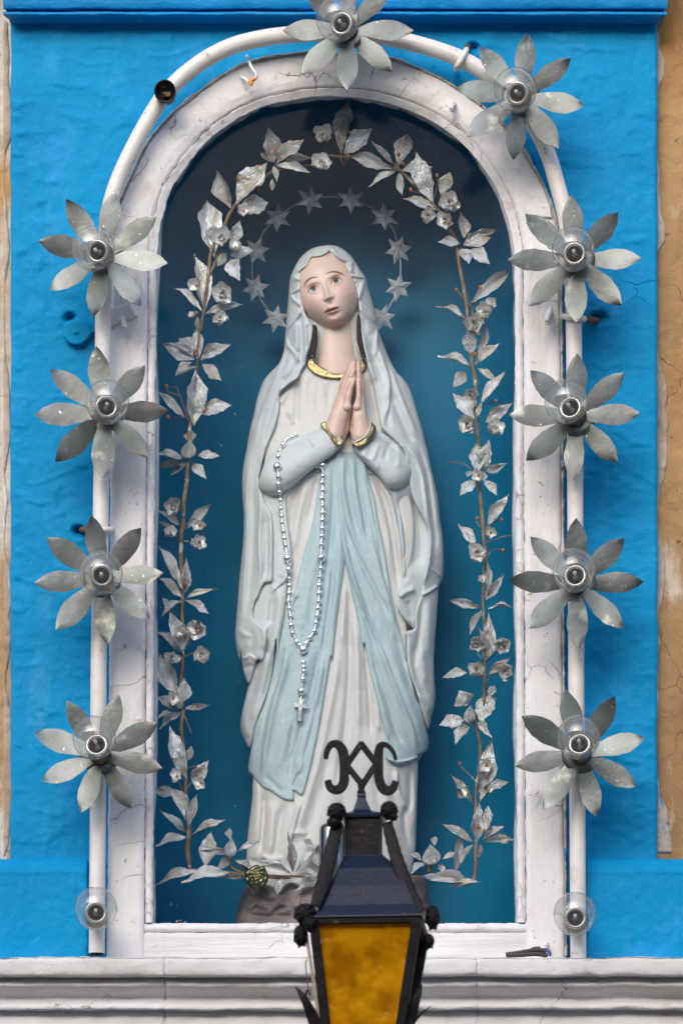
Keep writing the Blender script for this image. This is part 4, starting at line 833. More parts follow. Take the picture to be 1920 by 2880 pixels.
# ---- sash ---------------------------------------------------------------
F_s = []
BL = T(cB, (480, 372), (505, 335), (580, 285), (640, 240), (712, 180), (735, 200), (735, 300), (640, 302), (560, 325))
BR = T(cB, (905, 190), (940, 250), (1020, 330), (1030, 345), (985, 322), (930, 318), (900, 300))
for q_, f_ in ((BL, [(T(cB, (600, 290), (650, 285), (720, 290)), -4, 5), (T(cB, (640, 262), (720, 255)), 3, 5)]), (BR, [(T(cB, (925, 270), (1000, 318)), -3, 4)])):
    layer('belt', q_, (lambda f_: lambda X, Y: B(X, Y) * .86 + 1 + folds(X, Y, f_) + mic(X, Y, .6))(f_), m_sash, st, 2.4, 5, 5, 12)
S1 = T(cB, (640, 262), (700, 215), (735, 200), (745, 400), (760, 620), (780, 850), (778, 930), (760, 1080), (740, 1220), (715, 1420), (700, 1568)) + T(cC, (690, 120), (660, 300), (625, 520), (585, 720), (545, 900), (500, 1040), (440, 1008), (443, 1070), (370, 1066), (290, 1015), (228, 982), (170, 915), (137, 868), (150, 765), (165, 690), (182, 585), (245, 420), (300, 225), (328, 60)) + \
     T(cB, (335, 1500), (352, 1400), (388, 1268), (425, 1170), (470, 1000), (520, 800), (570, 620), (600, 430), (618, 320))
F_s1 = [
 (T(cB, (650, 330), (640, 560), (600, 800), (560, 1000), (520, 1200), (470, 1450)), 4, 12), (T(cB, (700, 260), (705, 460), (700, 680), (680, 880)), -5, 6), (T(cB, (690, 500), (680, 760), (655, 1000), (630, 1200), (600, 1450)), -5, 7), (T(cB, (745, 700), (745, 900), (720, 1150), (690, 1400)), 5, 7),
 (T(cB, (700, 900), (690, 1100), (655, 1350), (630, 1568)), -6, 7), (T(cB, (425, 1230), (450, 1170), (470, 1130)), -5, 5, 's'), (T(cB, (580, 640), (520, 860), (480, 1040)), -4, 9),
 (T(cC, (620, 20), (590, 200), (540, 420), (480, 640), (430, 820), (400, 1000)), -7, 8), (T(cC, (560, 30), (520, 200), (450, 420), (400, 600), (350, 800), (310, 960)), 5, 12), (T(cC, (640, 80), (610, 300), (560, 550), (500, 780), (450, 980)), 7, 8), (T(cC, (600, 380), (545, 640), (480, 860)), -6, 7),
 (T(cC, (400, 20), (370, 200), (300, 440), (260, 640), (235, 820), (228, 960)), 12, 12, 's2'), (T(cC, (350, 60), (320, 260), (260, 450), (215, 640), (185, 800)), -9, 14), (T(cC, (430, 560), (420, 700), (400, 850)), -4, 8), (T(cC, (520, 560), (470, 740), (440, 860)), 5, 7),
 (T(cC, (440, 1000), (445, 960), (480, 880)), -6, 5), (T(cC, (240, 900), (300, 960), (380, 1030)), -3, 9),
]
layer('sash_tail', S1, lambda X, Y: B(X, Y) * .86 + 7 + folds(X, Y, F_s1) + mic(X, Y, 1.0) + pleat(X, Y), m_sash, st, 2.4, 8, 9, 22)
S2 = T(cB, (718, 182), (780, 170), (860, 175), (915, 195), (925, 240), (945, 340), (980, 470), (1005, 620), (1040, 780), (1070, 960), (1100, 1140), (1135, 1300), (1175, 1450), (1195, 1568)) + T(cC, (1205, 160), (1235, 290), (1262, 400), (1290, 450), (1312, 540), (1340, 650), (1342, 715), (1325, 750), (1280, 770), (1265, 800), (1150, 830), (1095, 815), (1055, 785), (1046, 700), (1052, 640), (1030, 540), (1000, 420), (960, 260), (915, 30)) + \
     T(cB, (905, 1500), (870, 1300), (832, 1130), (800, 980), (775, 870), (750, 660), (728, 440))
F_s2 = [
 (T(cB, (745, 200), (740, 330), (755, 500), (790, 720), (850, 960), (930, 1200), (1000, 1450)), -5, 6), (T(cB, (770, 200), (765, 400), (800, 600), (850, 780), (900, 950)), 5, 7), (T(cB, (800, 200), (800, 380), (830, 560), (870, 740)), -5, 6), (T(cB, (830, 200), (850, 420), (890, 620), (930, 760)), 5, 7),
 (T(cB, (860, 210), (880, 420), (910, 600), (935, 760)), -7, 6), (T(cB, (895, 220), (930, 420), (970, 620), (1010, 820)), 7, 7, 's2'), (T(cB, (905, 300), (960, 520), (990, 700), (1030, 900), (1060, 1100)), -6, 6), (T(cB, (760, 720), (800, 880), (860, 1080), (940, 1280), (1020, 1500)), 7, 8, 's2'),
 (T(cB, (780, 640), (850, 820), (930, 980), (1000, 1120), (1080, 1280)), -7, 7), (T(cB, (960, 760), (1020, 960), (1080, 1180), (1130, 1380)), 6, 9, 's'), (T(cB, (880, 1180), (940, 1340), (990, 1500)), -6, 7), (T(cB, (820, 950), (880, 1150), (930, 1330)), 5, 7),
 (T(cC, (960, 60), (1010, 250), (1070, 420), (1120, 600), (1200, 740)), -8, 8), (T(cC, (1000, 0), (1080, 200), (1150, 380), (1210, 520), (1250, 640), (1270, 760)), 10, 10, 's'), (T(cC, (1060, 0), (1130, 200), (1200, 380), (1270, 560), (1300, 690)), 7, 12), (T(cC, (980, 200), (1010, 380), (1060, 540), (1110, 660)), 6, 9), (T(cC, (1120, -60), (1180, 180), (1240, 360)), -6, 8),
 (T(cC, (1060, 640), (1090, 700), (1130, 780)), -5, 9), (T(cC, (1060, 790), (1150, 815), (1270, 785)), 6, 6, 's'),
]
layer('sash_tail', S2, lambda X, Y: B(X, Y) * .86 + 10 + folds(X, Y, F_s2) + mic(X, Y, 1.0) + pleat(X, Y), m_sash, st, 2.4, 8, 10, 26)

# ---- head, neck -----------------------------------------------------------
FO_, FS = cF(605, 752), (0.94, -0.342)
def loc(X, Y):
    dx = X - FO_[0]; dy = Y - FO_[1]; return dx * FS[0] + dy * FS[1], -dx * FS[1] + dy * FS[0]
def G(p, q, a, b, sa, sb): return np.exp(-((p - a) / sa) ** 2 - ((q - b) / sb) ** 2)
def h_head(X, Y):
    p, q = loc(X, Y)
    r2 = ((p - 4) / 88) ** 2 + ((q - 22) / 118) ** 2
    f = 52 + 92 * np.sqrt(np.maximum(0, 1 - np.clip(r2, 0, 1) ** 1.12)) + .10 * q
    # lower face narrows to the chin
    f -= 20 * np.clip((q - 45) / 60, 0, 1) ** 1.5 * np.clip(np.abs(p + 1) / 50, 0, 1.4) ** 1.6
    f += 5 * G(p, q, 0, -48, 55, 30)                                              # forehead
    f -= 10 * (G(p, q, -33, 1, 19, 12) + G(p, q, 33, 1, 19, 12))                   # sockets
    f += 3.2 * (G(p, q, -34, -18, 22, 6) + G(p, q, 34, -18, 22, 6))                # brow bone
    for sx in (-33, 34):
        f += 4.5 * np.sqrt(np.maximum(0, 1 - ((p - sx) / 15) ** 2 - ((q - 3) / 11) ** 2))
        d = np.hypot((p - sx) / 16, (q + 0 - 3) / 9.5); f += 2.4 * np.exp(-((d - 1) / .13) ** 2) * (q < 4)
        f += .4 * np.exp(-((d - 1) / .13) ** 2) * (q >= 4)
    nw = 6.6 + 2.8 * np.clip(q / 38, 0, 1) ** 1.4; nh = 4 + 14 * np.clip((q + 8) / 46, 0, 1) ** 1.15
    nm = 1 / (1 + np.exp(-(q + 8) / 4)) / (1 + np.exp((q - 46) / 3.2))
    f += nh * np.exp(-((p + 1.5 + .02 * q) / nw) ** 2) * nm
    f += 6 * G(p, q, -2, 36, 7.0, 6)
    f += 4.5 * (G(p, q, -13.5, 38, 5, 5.5) + G(p, q, 9.5, 38, 5, 5.5))
    f -= 3 * (G(p, q, -8, 44.5, 3.6, 2.2) + G(p, q, 4.5, 44.5, 3.6, 2.2))
    f += 4.5 * (G(p, q, -44, 34, 24, 24) + G(p, q, 46, 34, 24, 24))                # cheeks
    f += 8 * G(p, q, -4, 68, 27, 19) - 2.6 * G(p, q, -3, 57, 3.2, 8)               # muzzle, philtrum
    cu = .004 * (p + 4) ** 2
    f += 4.6 * np.exp(-((q - 69 - cu * .6) / 4.2) ** 2) * np.exp(-((p + 4) / 17) ** 4) + 5.2 * np.exp(-((q - 80 + cu) / 4.4) ** 2) * np.exp(-((p + 4) / 13) ** 4)
    f -= 6.0 * np.exp(-((q - 74.5 - cu * .2) / 1.7) ** 2) * np.exp(-((p + 4) / 19) ** 4)
    f -= 4.5 * G(p, q, -4, 88, 14, 4.5); f += 11 * G(p, q, -6, 103, 20, 13)
    # neck
    un = np.clip(np.abs(X - 946) / 66, 0, 1)
    nk = 30 + 62 * np.sqrt(np.maximum(0, 1 - un ** 2)) + .10 * (Y - 940) + 1.2 * np.exp(-((X - 925 - (Y - 940) * .1) / 16) ** 2)
    nk = nk + 10 * np.clip((Y - 1000) / 40, 0, 1)
    k = 7.0; fade = 1 / (1 + np.exp((q - 122 + .0045 * (p + 4) ** 2) / 4.5)); f = f * fade + (nk - 10) * (1 - fade)
    m_ = np.maximum(f, nk); return m_ + k * np.log(np.exp((f - m_) / k) + np.exp((nk - m_) / k)) - 2 + .35 * fbm(X, Y, 18, 2, 3)
HP = T(cF, (230, 520), (330, 440), (360, 360), (440, 320), (600, 290), (690, 270), (780, 310), (880, 380), (950, 410), (960, 500), (1010, 600), (1060, 660), (1090, 780), (1120, 900), (1140, 1050), (1145, 1200), (1150, 1400), (1170, 1600), (1230, 1850), (1210, 1960), (1130, 2060), (1000, 2120), (850, 2130), (700, 2110), (540, 2050), (430, 1960), (385, 1880), (410, 1700), (430, 1500), (400, 1380), (320, 1260), (270, 1120), (225, 950), (220, 700))
SKIN = np.array((.665, .500, .425))
def c_head(X, Y):
    c = np.tile(SKIN, (len(X), 1)); p, q = loc(X, Y); fx = (X - 800) * 5.37; fy = (Y - 660) * 5.37
    def blend(mask, col): nonlocal c; c = c * (1 - mask[:, None]) + np.array(col) * mask[:, None]
    blend(.42 * (G(p, q, -46, 36, 26, 28) + G(p, q, 52, 34, 24, 30)), (.62, .34, .32)); blend(.30 * np.exp(-((fx - 760) / 330) ** 2 - ((fy - 1960) / 130) ** 2), (.60, .33, .31))
    blend(.26 * G(p, q, -4, 104, 22, 14), (.66, .38, .35)); blend(.32 * np.exp(-((fx - 860) / 70) ** 2 - ((fy - 1500) / 140) ** 2) * 0, (.5, .3, .25))
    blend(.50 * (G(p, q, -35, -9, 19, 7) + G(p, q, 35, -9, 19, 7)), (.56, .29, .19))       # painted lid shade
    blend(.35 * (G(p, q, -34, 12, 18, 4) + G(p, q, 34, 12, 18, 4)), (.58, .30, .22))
    def poly(pts, col, soft=3.0, n=5, a=1.0):
        pl = spline(pts, n, True); d, _, _, _, _ = pdist(fx, fy, pl, True); s = np.where(inside(fx, fy, pl), d, -d); blend(a * np.clip(s / soft + .5, 0, 1), col)
    def line(pts, w, col, a=1.0):
        d, t, _, _, _ = pdist(fx, fy, spline(pts, 6)); ww = w * (np.clip(np.minimum(t, 1 - t) * 3.2, 0, 1) * .75 + .25) if True else w; blend(a * np.clip(1.3 - d / ww, 0, 1), col)
    for ex, ey, iris, rim in (((352, 884), (395, 800), (436, 812), None), ((695, 742), (740, 660), (776, 686), None)): pass
    poly([(355, 884), (372, 830), (405, 785), (445, 770), (490, 778), (520, 802), (490, 832), (440, 856), (395, 868)], (.47, .47, .49))
    poly([(697, 740), (718, 690), (745, 658), (785, 645), (835, 662), (876, 697), (848, 714), (800, 728), (745, 732)], (.47, .47, .49))
    for ix, iy in ((434, 812), (775, 688)):
        d = np.hypot(fx - ix, fy - iy); blend(np.clip((41 - d) / 5, 0, 1), (.085, .045, .035)); blend(np.clip((17 - d) / 5, 0, 1), (.015, .01, .01)); d2 = np.hypot(fx - ix + 14, fy - iy + 14); blend(.8 * np.clip((6 - d2) / 4, 0, 1), (.5, .5, .5))
    line([(350, 886), (370, 832), (403, 785), (445, 766), (492, 774), (522, 802)], 12, (.10, .045, .03)); line([(693, 744), (715, 690), (743, 655), (785, 640), (837, 658), (880, 698)], 12, (.10, .045, .03))
    line([(358, 884), (400, 876), (445, 862), (495, 832)], 5, (.34, .18, .14), .8); line([(700, 742), (750, 738), (805, 732), (850, 716)], 5, (.34, .18, .14), .8)
    line([(340, 850), (365, 790), (405, 750), (450, 735), (500, 742), (535, 770)], 8, (.46, .20, .13), .7); line([(682, 700), (705, 655), (745, 625), (790, 612), (840, 628), (885, 665)], 8, (.46, .20, .13), .7)
    line([(294, 780), (318, 722), (372, 668), (435, 642), (492, 638), (500, 655)], 17, (.13, .05, .035)); line([(622, 602), (658, 572), (715, 557), (785, 560), (855, 585), (915, 628)], 16, (.13, .05, .035))
    poly([(603, 1178), (622, 1135), (650, 1100), (688, 1096), (700, 1100), (745, 1080), (785, 1088), (822, 1108), (770, 1118), (715, 1132), (655, 1152)], (.34, .13, .115), 6)
    poly([(608, 1180), (655, 1152), (715, 1132), (775, 1118), (815, 1112), (775, 1148), (720, 1172), (660, 1190)], (.58, .25, .22), 6)
    line([(600, 1180), (655, 1152), (715, 1131), (775, 1117), (824, 1108)], 6, (.20, .06, .05), .9)
    for nx_, ny_ in ((615, 996), (688, 968)):
        blend(.6 * np.clip(1.25 - np.hypot((fx - nx_) / 17, (fy - ny_) / 9), 0, 1), (.10, .045, .035))
    return c
layer('head', HP, h_head, m_skin, st, 1.15, 10, 8, 30, colf=c_head)
for hp_, nm in (([(425, 1360), (470, 1370), (492, 1400), (492, 1500), (494, 1600), (478, 1720), (462, 1870), (440, 1860), (432, 1800), (372, 1835), (350, 1842), (400, 1750), (418, 1600), (425, 1500)], 'l'),
                ([(1108, 1200), (1140, 1240), (1150, 1350), (1160, 1500), (1195, 1640), (1205, 1760), (1222, 1860), (1195, 1850), (1185, 1780), (1185, 1860), (1160, 1850), (1125, 1720), (1092, 1600), (1088, 1450), (1090, 1300)], 'r')):
    layer('hair_lock', T(cF, *hp_), (lambda s_: lambda X, Y: 82 + .085 * (Y - 930) + 5 * fbm(X * 6, Y, 60, 3, 6) + np.where(Y < 960, 0, 0) + s_)(30), m_hair, st, 1.6, 3.5, 4, 12)
COL = T(cF, (388, 1840), (350, 1890), (332, 1935), (345, 2000), (400, 2065), (470, 2115), (560, 2150), (650, 2170), (760, 2178), (880, 2178), (1000, 2168), (1110, 2130), (1195, 2080), (1238, 2020), (1232, 1950), (1200, 1880), (1172, 1866), (1150, 1900), (1152, 1960), (1110, 2020), (1010, 2070), (880, 2084), (760, 2072), (640, 2035), (540, 1985), (470, 1935), (435, 1880), (410, 1845))
layer('collar', COL, lambda X, Y: h_t(X, Y) + 10 + 1.2 * fbm(X, Y, 9, 2, 8), m_gold, st, 1.8, 5, 5, 18)

# ---- hands and cuffs -------------------------------------------------------
def hands(chains, poly, name, X0):
    def hf(X, Y):
        gx_ = (X - 860) * 6.031; gy_ = (Y - 980) * 6.031; H = np.full(X.shape, 120.0); acc = np.zeros(X.shape); k = 2.2; hs = []
        for ch in chains:
            z = ch[0]; pts = ch[1]
            for (a, b) in zip(pts[:-1], pts[1:]):
                ax, ay, ra = a; bx, by, rb = b; dx = bx - ax; dy = by - ay; t = np.clip(((gx_ - ax) * dx + (gy_ - ay) * dy) / (dx * dx + dy * dy), 0, 1)
                d = np.hypot(gx_ - ax - t * dx, gy_ - ay - t * dy); r = ra + (rb - ra) * t
                hs.append(np.where(d < r, z + np.sqrt(np.maximum(0, r * r - d * d)) / 6.031 * .95, z - (d - r) / 6.031 * 1.2))
        m_ = np.max(hs, 0); return m_ + k * np.log(sum(np.exp((h_ - m_) / k) for h_ in hs)) + .3 * fbm(X, Y, 10, 2, 5)
    def cf(X, Y):
        gx_ = (X - 860) * 6.031; gy_ = (Y - 980) * 6.031; c = np.tile(SKIN * np.array((.98, .94, .93)), (len(X), 1))
        def bl(m, col): nonlocal c; m = np.clip(m, 0, 1)[:, None]; c = c * (1 - m) + np.array(col) * m
        bl(.5 * np.exp(-((gx_ - 850) / 45) ** 2 - ((gy_ - 290) / 110) ** 2), (.68, .36, .29)); bl(.4 * np.exp(-((gy_ - 400) / 160) ** 2) * np.exp(-((gx_ - 830) / 110) ** 2), (.66, .38, .32))
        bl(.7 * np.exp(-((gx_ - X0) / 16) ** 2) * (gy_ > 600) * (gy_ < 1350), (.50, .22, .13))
        for nx_, ny_, rx, ry in ((780, 535, 22, 34), (902, 535, 14, 30), (795, 340, 20, 26), (890, 345, 12, 24), (800, 238, 16, 22), (900, 235, 14, 22)):
            bl(.6 * np.clip(1.4 - np.hypot((gx_ - nx_) / rx, (gy_ - ny_) / ry), 0, 1), (.74, .64, .62))
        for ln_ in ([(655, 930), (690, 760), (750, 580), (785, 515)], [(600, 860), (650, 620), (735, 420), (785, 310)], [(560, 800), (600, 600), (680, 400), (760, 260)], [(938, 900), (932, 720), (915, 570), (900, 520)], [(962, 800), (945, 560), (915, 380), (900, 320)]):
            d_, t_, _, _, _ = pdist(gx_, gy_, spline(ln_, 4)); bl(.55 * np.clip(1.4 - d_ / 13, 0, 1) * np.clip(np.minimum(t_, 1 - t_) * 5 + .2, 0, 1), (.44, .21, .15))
        for nx_, ny_ in ((545, 830), (610, 950), (580, 870)): bl(.4 * np.exp(-np.hypot(gx_ - nx_, gy_ - ny_) ** 2 / 900), (.70, .48, .43))
        return c
    return layer(name, T(cG, *poly), hf, m_skin, st, 1.2, 5, 9, 22, colf=cf)
hands([(158, [(470, 1440, 170), (560, 1150, 150), (650, 880, 118)]), (150, [(640, 860, 95), (700, 560, 82), (770, 340, 60), (815, 250, 40)]), (158, [(600, 860, 60), (650, 640, 50), (735, 420, 44), (795, 345, 34)]),
       (166, [(680, 900, 66), (715, 640, 48), (770, 460, 42), (808, 380, 36)]), (173, [(700, 980, 78), (705, 820, 62), (760, 650, 50), (800, 550, 42)])],
      [(780, 214), (812, 212), (840, 222), (848, 300), (852, 420), (845, 520), (835, 620), (810, 720), (775, 830), (765, 930), (782, 1000), (775, 1100), (755, 1220), (745, 1350), (735, 1400), (690, 1480), (655, 1560), (640, 1620), (520, 1560), (400, 1420), (335, 1260), (375, 1180), (415, 1080), (450, 950), (490, 860), (545, 740), (560, 620), (580, 540), (640, 430), (700, 320), (745, 250)], 'hand', 800)
hands([(158, [(930, 1460, 160), (905, 1150, 130), (900, 880, 112)]), (150, [(915, 860, 92), (925, 560, 78), (895, 340, 50), (880, 250, 38)]), (166, [(890, 900, 62), (905, 640, 46), (895, 460, 38), (885, 375, 34)]), (173, [(870, 980, 76), (880, 820, 60), (895, 680, 48), (882, 550, 42)])],
      [(850, 222), (880, 212), (912, 216), (925, 262), (932, 340), (955, 430), (985, 540), (1005, 640), (1012, 730), (998, 830), (1005, 930), (1020, 1050), (1040, 1150), (1058, 1230), (1085, 1300), (1080, 1440), (1000, 1540), (880, 1610), (790, 1640), (770, 1560), (760, 1470), (742, 1390), (750, 1320), (765, 1200), (782, 1100), (790, 1010), (800, 960), (830, 900), (848, 820), (850, 720), (846, 620), (845, 520), (850, 400)], 'hand', 790)
CUL = [(246, 1282), (290, 1250), (332, 1236), (350, 1290), (378, 1350), (440, 1430), (520, 1505), (600, 1565), (628, 1582), (615, 1625), (575, 1648), (520, 1652), (450, 1580), (380, 1490), (300, 1380)]
CUR = [(1088, 1240), (1135, 1270), (1182, 1318), (1188, 1385), (1150, 1490), (1090, 1560), (1000, 1630), (900, 1676), (830, 1655), (788, 1608), (830, 1600), (920, 1570), (1010, 1510), (1085, 1420), (1112, 1330)]
for c_, f_, w_ in ((CUL, h_sl, [(332, 1236), (365, 1240), (392, 1310), (470, 1420), (560, 1500), (632, 1575), (628, 1590), (590, 1570), (500, 1500), (420, 1410), (360, 1320)]), (CUR, h_sr, [(1075, 1240), (1095, 1240), (1116, 1330), (1085, 1425), (1010, 1515), (900, 1580), (800, 1612), (775, 1590), (860, 1560), (980, 1480), (1050, 1390), (1075, 1310)])):
    cx = np.mean([q_[0] for q_ in c_])
    hc = lambda X, Y, f_=f_: 184 - ((X - 985) / 60.0) ** 2 * 5 - 22 * np.clip((np.abs(X - 991) - 38) / 40, 0, 1) ** 1.2 + 1.0 * fbm(X, Y, 8, 2, 4)
    layer('gold_cuff', T(cG, *c_), hc, m_gold, st, 1.6, 4, 4, 40)
    layer('cuff_lining', T(cG, *w_), lambda X, Y, hc=hc: hc(X, Y) - 1, m_tunic, st, 1.6, 2.5, 3, 40)

# ---- rocky base, foot ornament ----------------------------------------------
RB = [(668, 2690), (662, 2600), (667, 2575), (672, 2562), (670, 2547), (680, 2520), (688, 2500), (702, 2490), (722, 2504), (745, 2492), (775, 2508), (792, 2518), (815, 2506), (850, 2497), (900, 2492), (1000, 2488), (1100, 2470), (1160, 2464), (1194, 2476), (1206, 2520), (1212, 2570), (1216, 2690)]
def h_rb(X, Y):
    u = np.clip(np.abs(X - 940) / 280, 0, 1); h = 165 * np.sqrt(np.maximum(0, 1 - u ** 2.6)) + 16 * fbm(X, Y, 55, 3, 51) + 4 * fbm(X, Y, 16, 3, 53) + 26 * np.clip((Y - 2490) / 110, 0, 1)
    return h + folds(X, Y, [([(735, 2528), (775, 2522), (800, 2545), (860, 2548)], 9, 9, 's'), ([(690, 2560), (720, 2540), (742, 2525)], 10, 8), ([(760, 2580), (790, 2555), (830, 2548)], -8, 7), ([(700, 2575), (760, 2582), (830, 2576)], -12, 9), ([(725, 2555), (740, 2545), (752, 2560)], 8, 6), ([(860, 2500), (850, 2530), (848, 2552)], -7, 4)])
layer('rock_base', RB, h_rb, m_rock, st, 3, 14, 14, 40, reg=False)
cx, cy = cC(0, 0)
gc = V(722, 2468, YS - 190 * HS)
for ring, (n_, rad, sz, up) in enumerate(((7, .0095, .0082, .000), (6, .0058, .0068, .0035), (4, .0025, .0055, .0065))):
    for k in range(n_):
        a = 2 * math.pi * (k + .37 * ring) / n_; c = gc + Vector((math.cos(a) * rad, -up, math.sin(a) * rad))
        vs = []; fs = []
        for i in range(7):
            for j in range(12):
                th = i / 6 * math.pi / 2; ph = j / 12 * 2 * math.pi; rr = sz * (1 - .12 * math.cos(3 * ph + ring))
                vs.append(c + Vector((math.cos(ph) * math.sin(th) * rr, -math.cos(th) * rr * .75 + rr * .3 * math.exp(-(th / .5) ** 2), math.sin(ph) * math.sin(th) * rr)))
        for i in range(6):
            for j in range(12): fs.append((i * 12 + j, i * 12 + (j + 1) % 12, (i + 1) * 12 + (j + 1) % 12, (i + 1) * 12 + j))
        obj('gold_rose_petal', mesh('gold_rose_petal', vs, fs, m_rose), st)
back = lathe_mesh('gold_rose_calyx', [(.0001, .006), (.010, .005), (.0165, 0), (.0150, -.008), (.008, -.018)], m_rose, 20)
place('gold_rose_calyx', back, gc + Vector((0, .002, 0)), (0, -1, .1), st)
back.materials[0] = m_rose

# ------------------------------------------------------------------ rosary
ro = thing('rosary', 'silver bead rosary looped over the statue forearm with a hanging cross', 'rosary')
def sph(name, r, mat, seg=12, rings=8):
    vs = [(0, 0, r)]; fs = []
    for i in range(1, rings):
        for j in range(seg): a = math.pi * i / rings; b = 2 * math.pi * j / seg; vs.append((r * math.sin(a) * math.cos(b), r * math.sin(a) * math.sin(b), r * math.cos(a)))
    vs.append((0, 0, -r)); fs += [(0, 1 + j, 1 + (j + 1) % seg) for j in range(seg)]
    for i in range(rings - 2):
        for j in range(seg): fs.append((1 + i * seg + j, 1 + (i + 1) * seg + j, 1 + (i + 1) * seg + (j + 1) % seg, 1 + i * seg + (j + 1) % seg))
    l = len(vs) - 1; fs += [(l, 1 + (rings - 2) * seg + (j + 1) % seg, 1 + (rings - 2) * seg + j) for j in range(seg)]
    return mesh(name, vs, fs, mat)
BEAD = sph('bead', 1.0, m_bead2)
cl = [(455, 58), (430, 70), (404, 84), (388, 98), (372, 120), (352, 160), (340, 200), (332, 268, 1), (340, 335), (341, 382), (347, 437), (355, 490), (357, 547), (362, 597), (364, 640), (373, 700), (380, 745), (386, 795), (400, 880, 1), (408, 955), (412, 1015), (414, 1060), (411, 1113), (407, 1165), (413, 1215), (420, 1268), (425, 1325), (434, 1380), (463, 1438), (484, 1462), (507, 1493, 1)]
cr = [(600, 262), (632, 262, 1), (636, 330), (633, 375), (635, 425), (631, 478), (635, 528), (635, 575), (633, 625), (631, 680), (631, 730), (626, 788), (626, 878, 1), (622, 948), (616, 1005), (613, 1060), (611, 1112), (608, 1170), (605, 1215), (598, 1265), (590, 1310), (580, 1365), (550, 1412), (527, 1450)]
cp = [(507, 150), (508, 182), (510, 212), (503, 262), (494, 345, 1)]
def bead_at(X, Y, r):
    h = surf_h(X, Y) + r * .5 / HS
    v = V(X, Y, YS - h * HS); o = bpy.data.objects.new('bead', BEAD); link(o, ro); o.location = v; o.scale = (r * random.uniform(.92, 1.05), r, r * random.uniform(.95, 1.1)); o.rotation_euler = (random.random(), random.random(), 0)
    return v
for ch, f_ in ((cl, cB), (cr, cB), (cp, cC)):
    vv = []
    for i, b in enumerate(ch):
        X, Y = f_(b[0], b[1]); vv.append(bead_at(X, Y, 0.0062 if len(b) > 2 else .0040))
        if i + 1 < len(ch):
            b2 = ch[i + 1]; gap = math.hypot(b2[0] - b[0], b2[1] - b[1])
            if gap > 38:
                X2, Y2 = f_((b[0] + b2[0]) / 2, (b[1] + b2[1]) / 2); bead_at(X2, Y2, .0020)
    tube('chain', vv, .0009, m_bead2, ro, 6, False)
cr_ = []
for a, b, w in (((490, 398), (476, 545), .0085), ((447, 434), (527, 443), .0075)):
    A_ = cC(*a); B_ = cC(*b); hA = surf_h(*A_) + 9; hB = surf_h(*B_) + 9; hm = max(hA, hB)
    ribbon('cross_bar', [P(*A_, YS - hm * HS), P(*((A_[0] + B_[0]) / 2, (A_[1] + B_[1]) / 2), YS - (hm + .5) * HS), P(*B_, YS - hm * HS)], [w, w * .75, w], .004, m_bead2, ro, sm=3)
tube('link', [P(*cC(492, 372), YS - (surf_h(*cC(492, 372)) + 4) * HS), P(*cC(490, 400), YS - (surf_h(*cC(490, 400)) + 5) * HS)], .0014, m_bead2, ro, 6)

# ------------------------------------------------------------------ halo of stars
ha = thing('star_halo', 'wire halo ring carrying silver stars behind the statue head', 'halo')
YH = YS + .048
stars = [(712, 457), (805, 458), (882, 497), (915, 573), (914, 660), (878, 729), (633, 731), (586, 661), (588, 575), (637, 499)]
loop = [(712, 457), (760, 451), (805, 458), (848, 474), (882, 497), (905, 533), (915, 573), (920, 615), (914, 660), (898, 697), (878, 729), (830, 765), (755, 778), (680, 768), (633, 731), (603, 694), (586, 661), (578, 618), (588, 575), (605, 533), (637, 499), (672, 473)]
lp = [P(x * K, y * K, YH) for x, y in loop]; lp = [tuple(v) for v in spline(lp, 4, True)]; lp.append(lp[0])
tube('ring', lp, .0012, m_ring, ha, 8, False)
def star_mesh(v):
    rr = random.Random(v); vs = [(0, -.28, 0)]; fs = []
    for k in range(12):
        a = math.pi * k / 6; r = (1.0 + rr.uniform(-.08, .08)) if k % 2 == 0 else .50
        vs.append((r * math.cos(a), 0 if k % 2 else .02 * rr.uniform(-1, 1), r * math.sin(a)))
    vs += [(x, y + .06, z) for x, y, z in vs[1:]]
    for k in range(12): fs.append((0, 1 + k, 1 + (k + 1) % 12)); fs.append((1 + k, 13 + k, 13 + (k + 1) % 12, 1 + (k + 1) % 12))
    fs.append(tuple(range(13, 25))); return mesh('star', vs, fs, m_silver2, False)
SM = [star_mesh(i) for i in range(3)]
rots = [.1, -.1, -.15, .25, .3, .3, .25, .3, .35, .15]
for i, (x, y) in enumerate(stars):
    o = bpy.data.objects.new('star', SM[i % 3]); link(o, ha); o.location = V(x * K, y * K, YH - .004); o.scale = (.0205,) * 3
    o.rotation_euler = (random.uniform(-.15, .15), rots[i] + math.pi / 6 + random.uniform(-.1, .1), random.uniform(-.2, .2))

# steel cylinder behind the lantern
vz = V(936, 2560, .055)
cyl = thing('steel_cylinder', 'tarnished steel cylinder standing in front of the statue behind the lantern', 'vase', None, (vz.x, vz.y, FLOORZ))
top = V(936, 2322, .055).z
me = lathe_mesh('body', [(.0001, FLOORZ), (.0190, FLOORZ), (.0198, FLOORZ + .004), (.0198, top - .008), (.0188, top - .003), (.0160, top), (.0150, top - .002), (.0145, top - .03)], m_chrome, 32, 'Z')
o = obj('body', me, None); o.location = (vz.x, vz.y, 0); o.parent = cyl; o.matrix_parent_inverse = Matrix.Translation(-cyl.location)
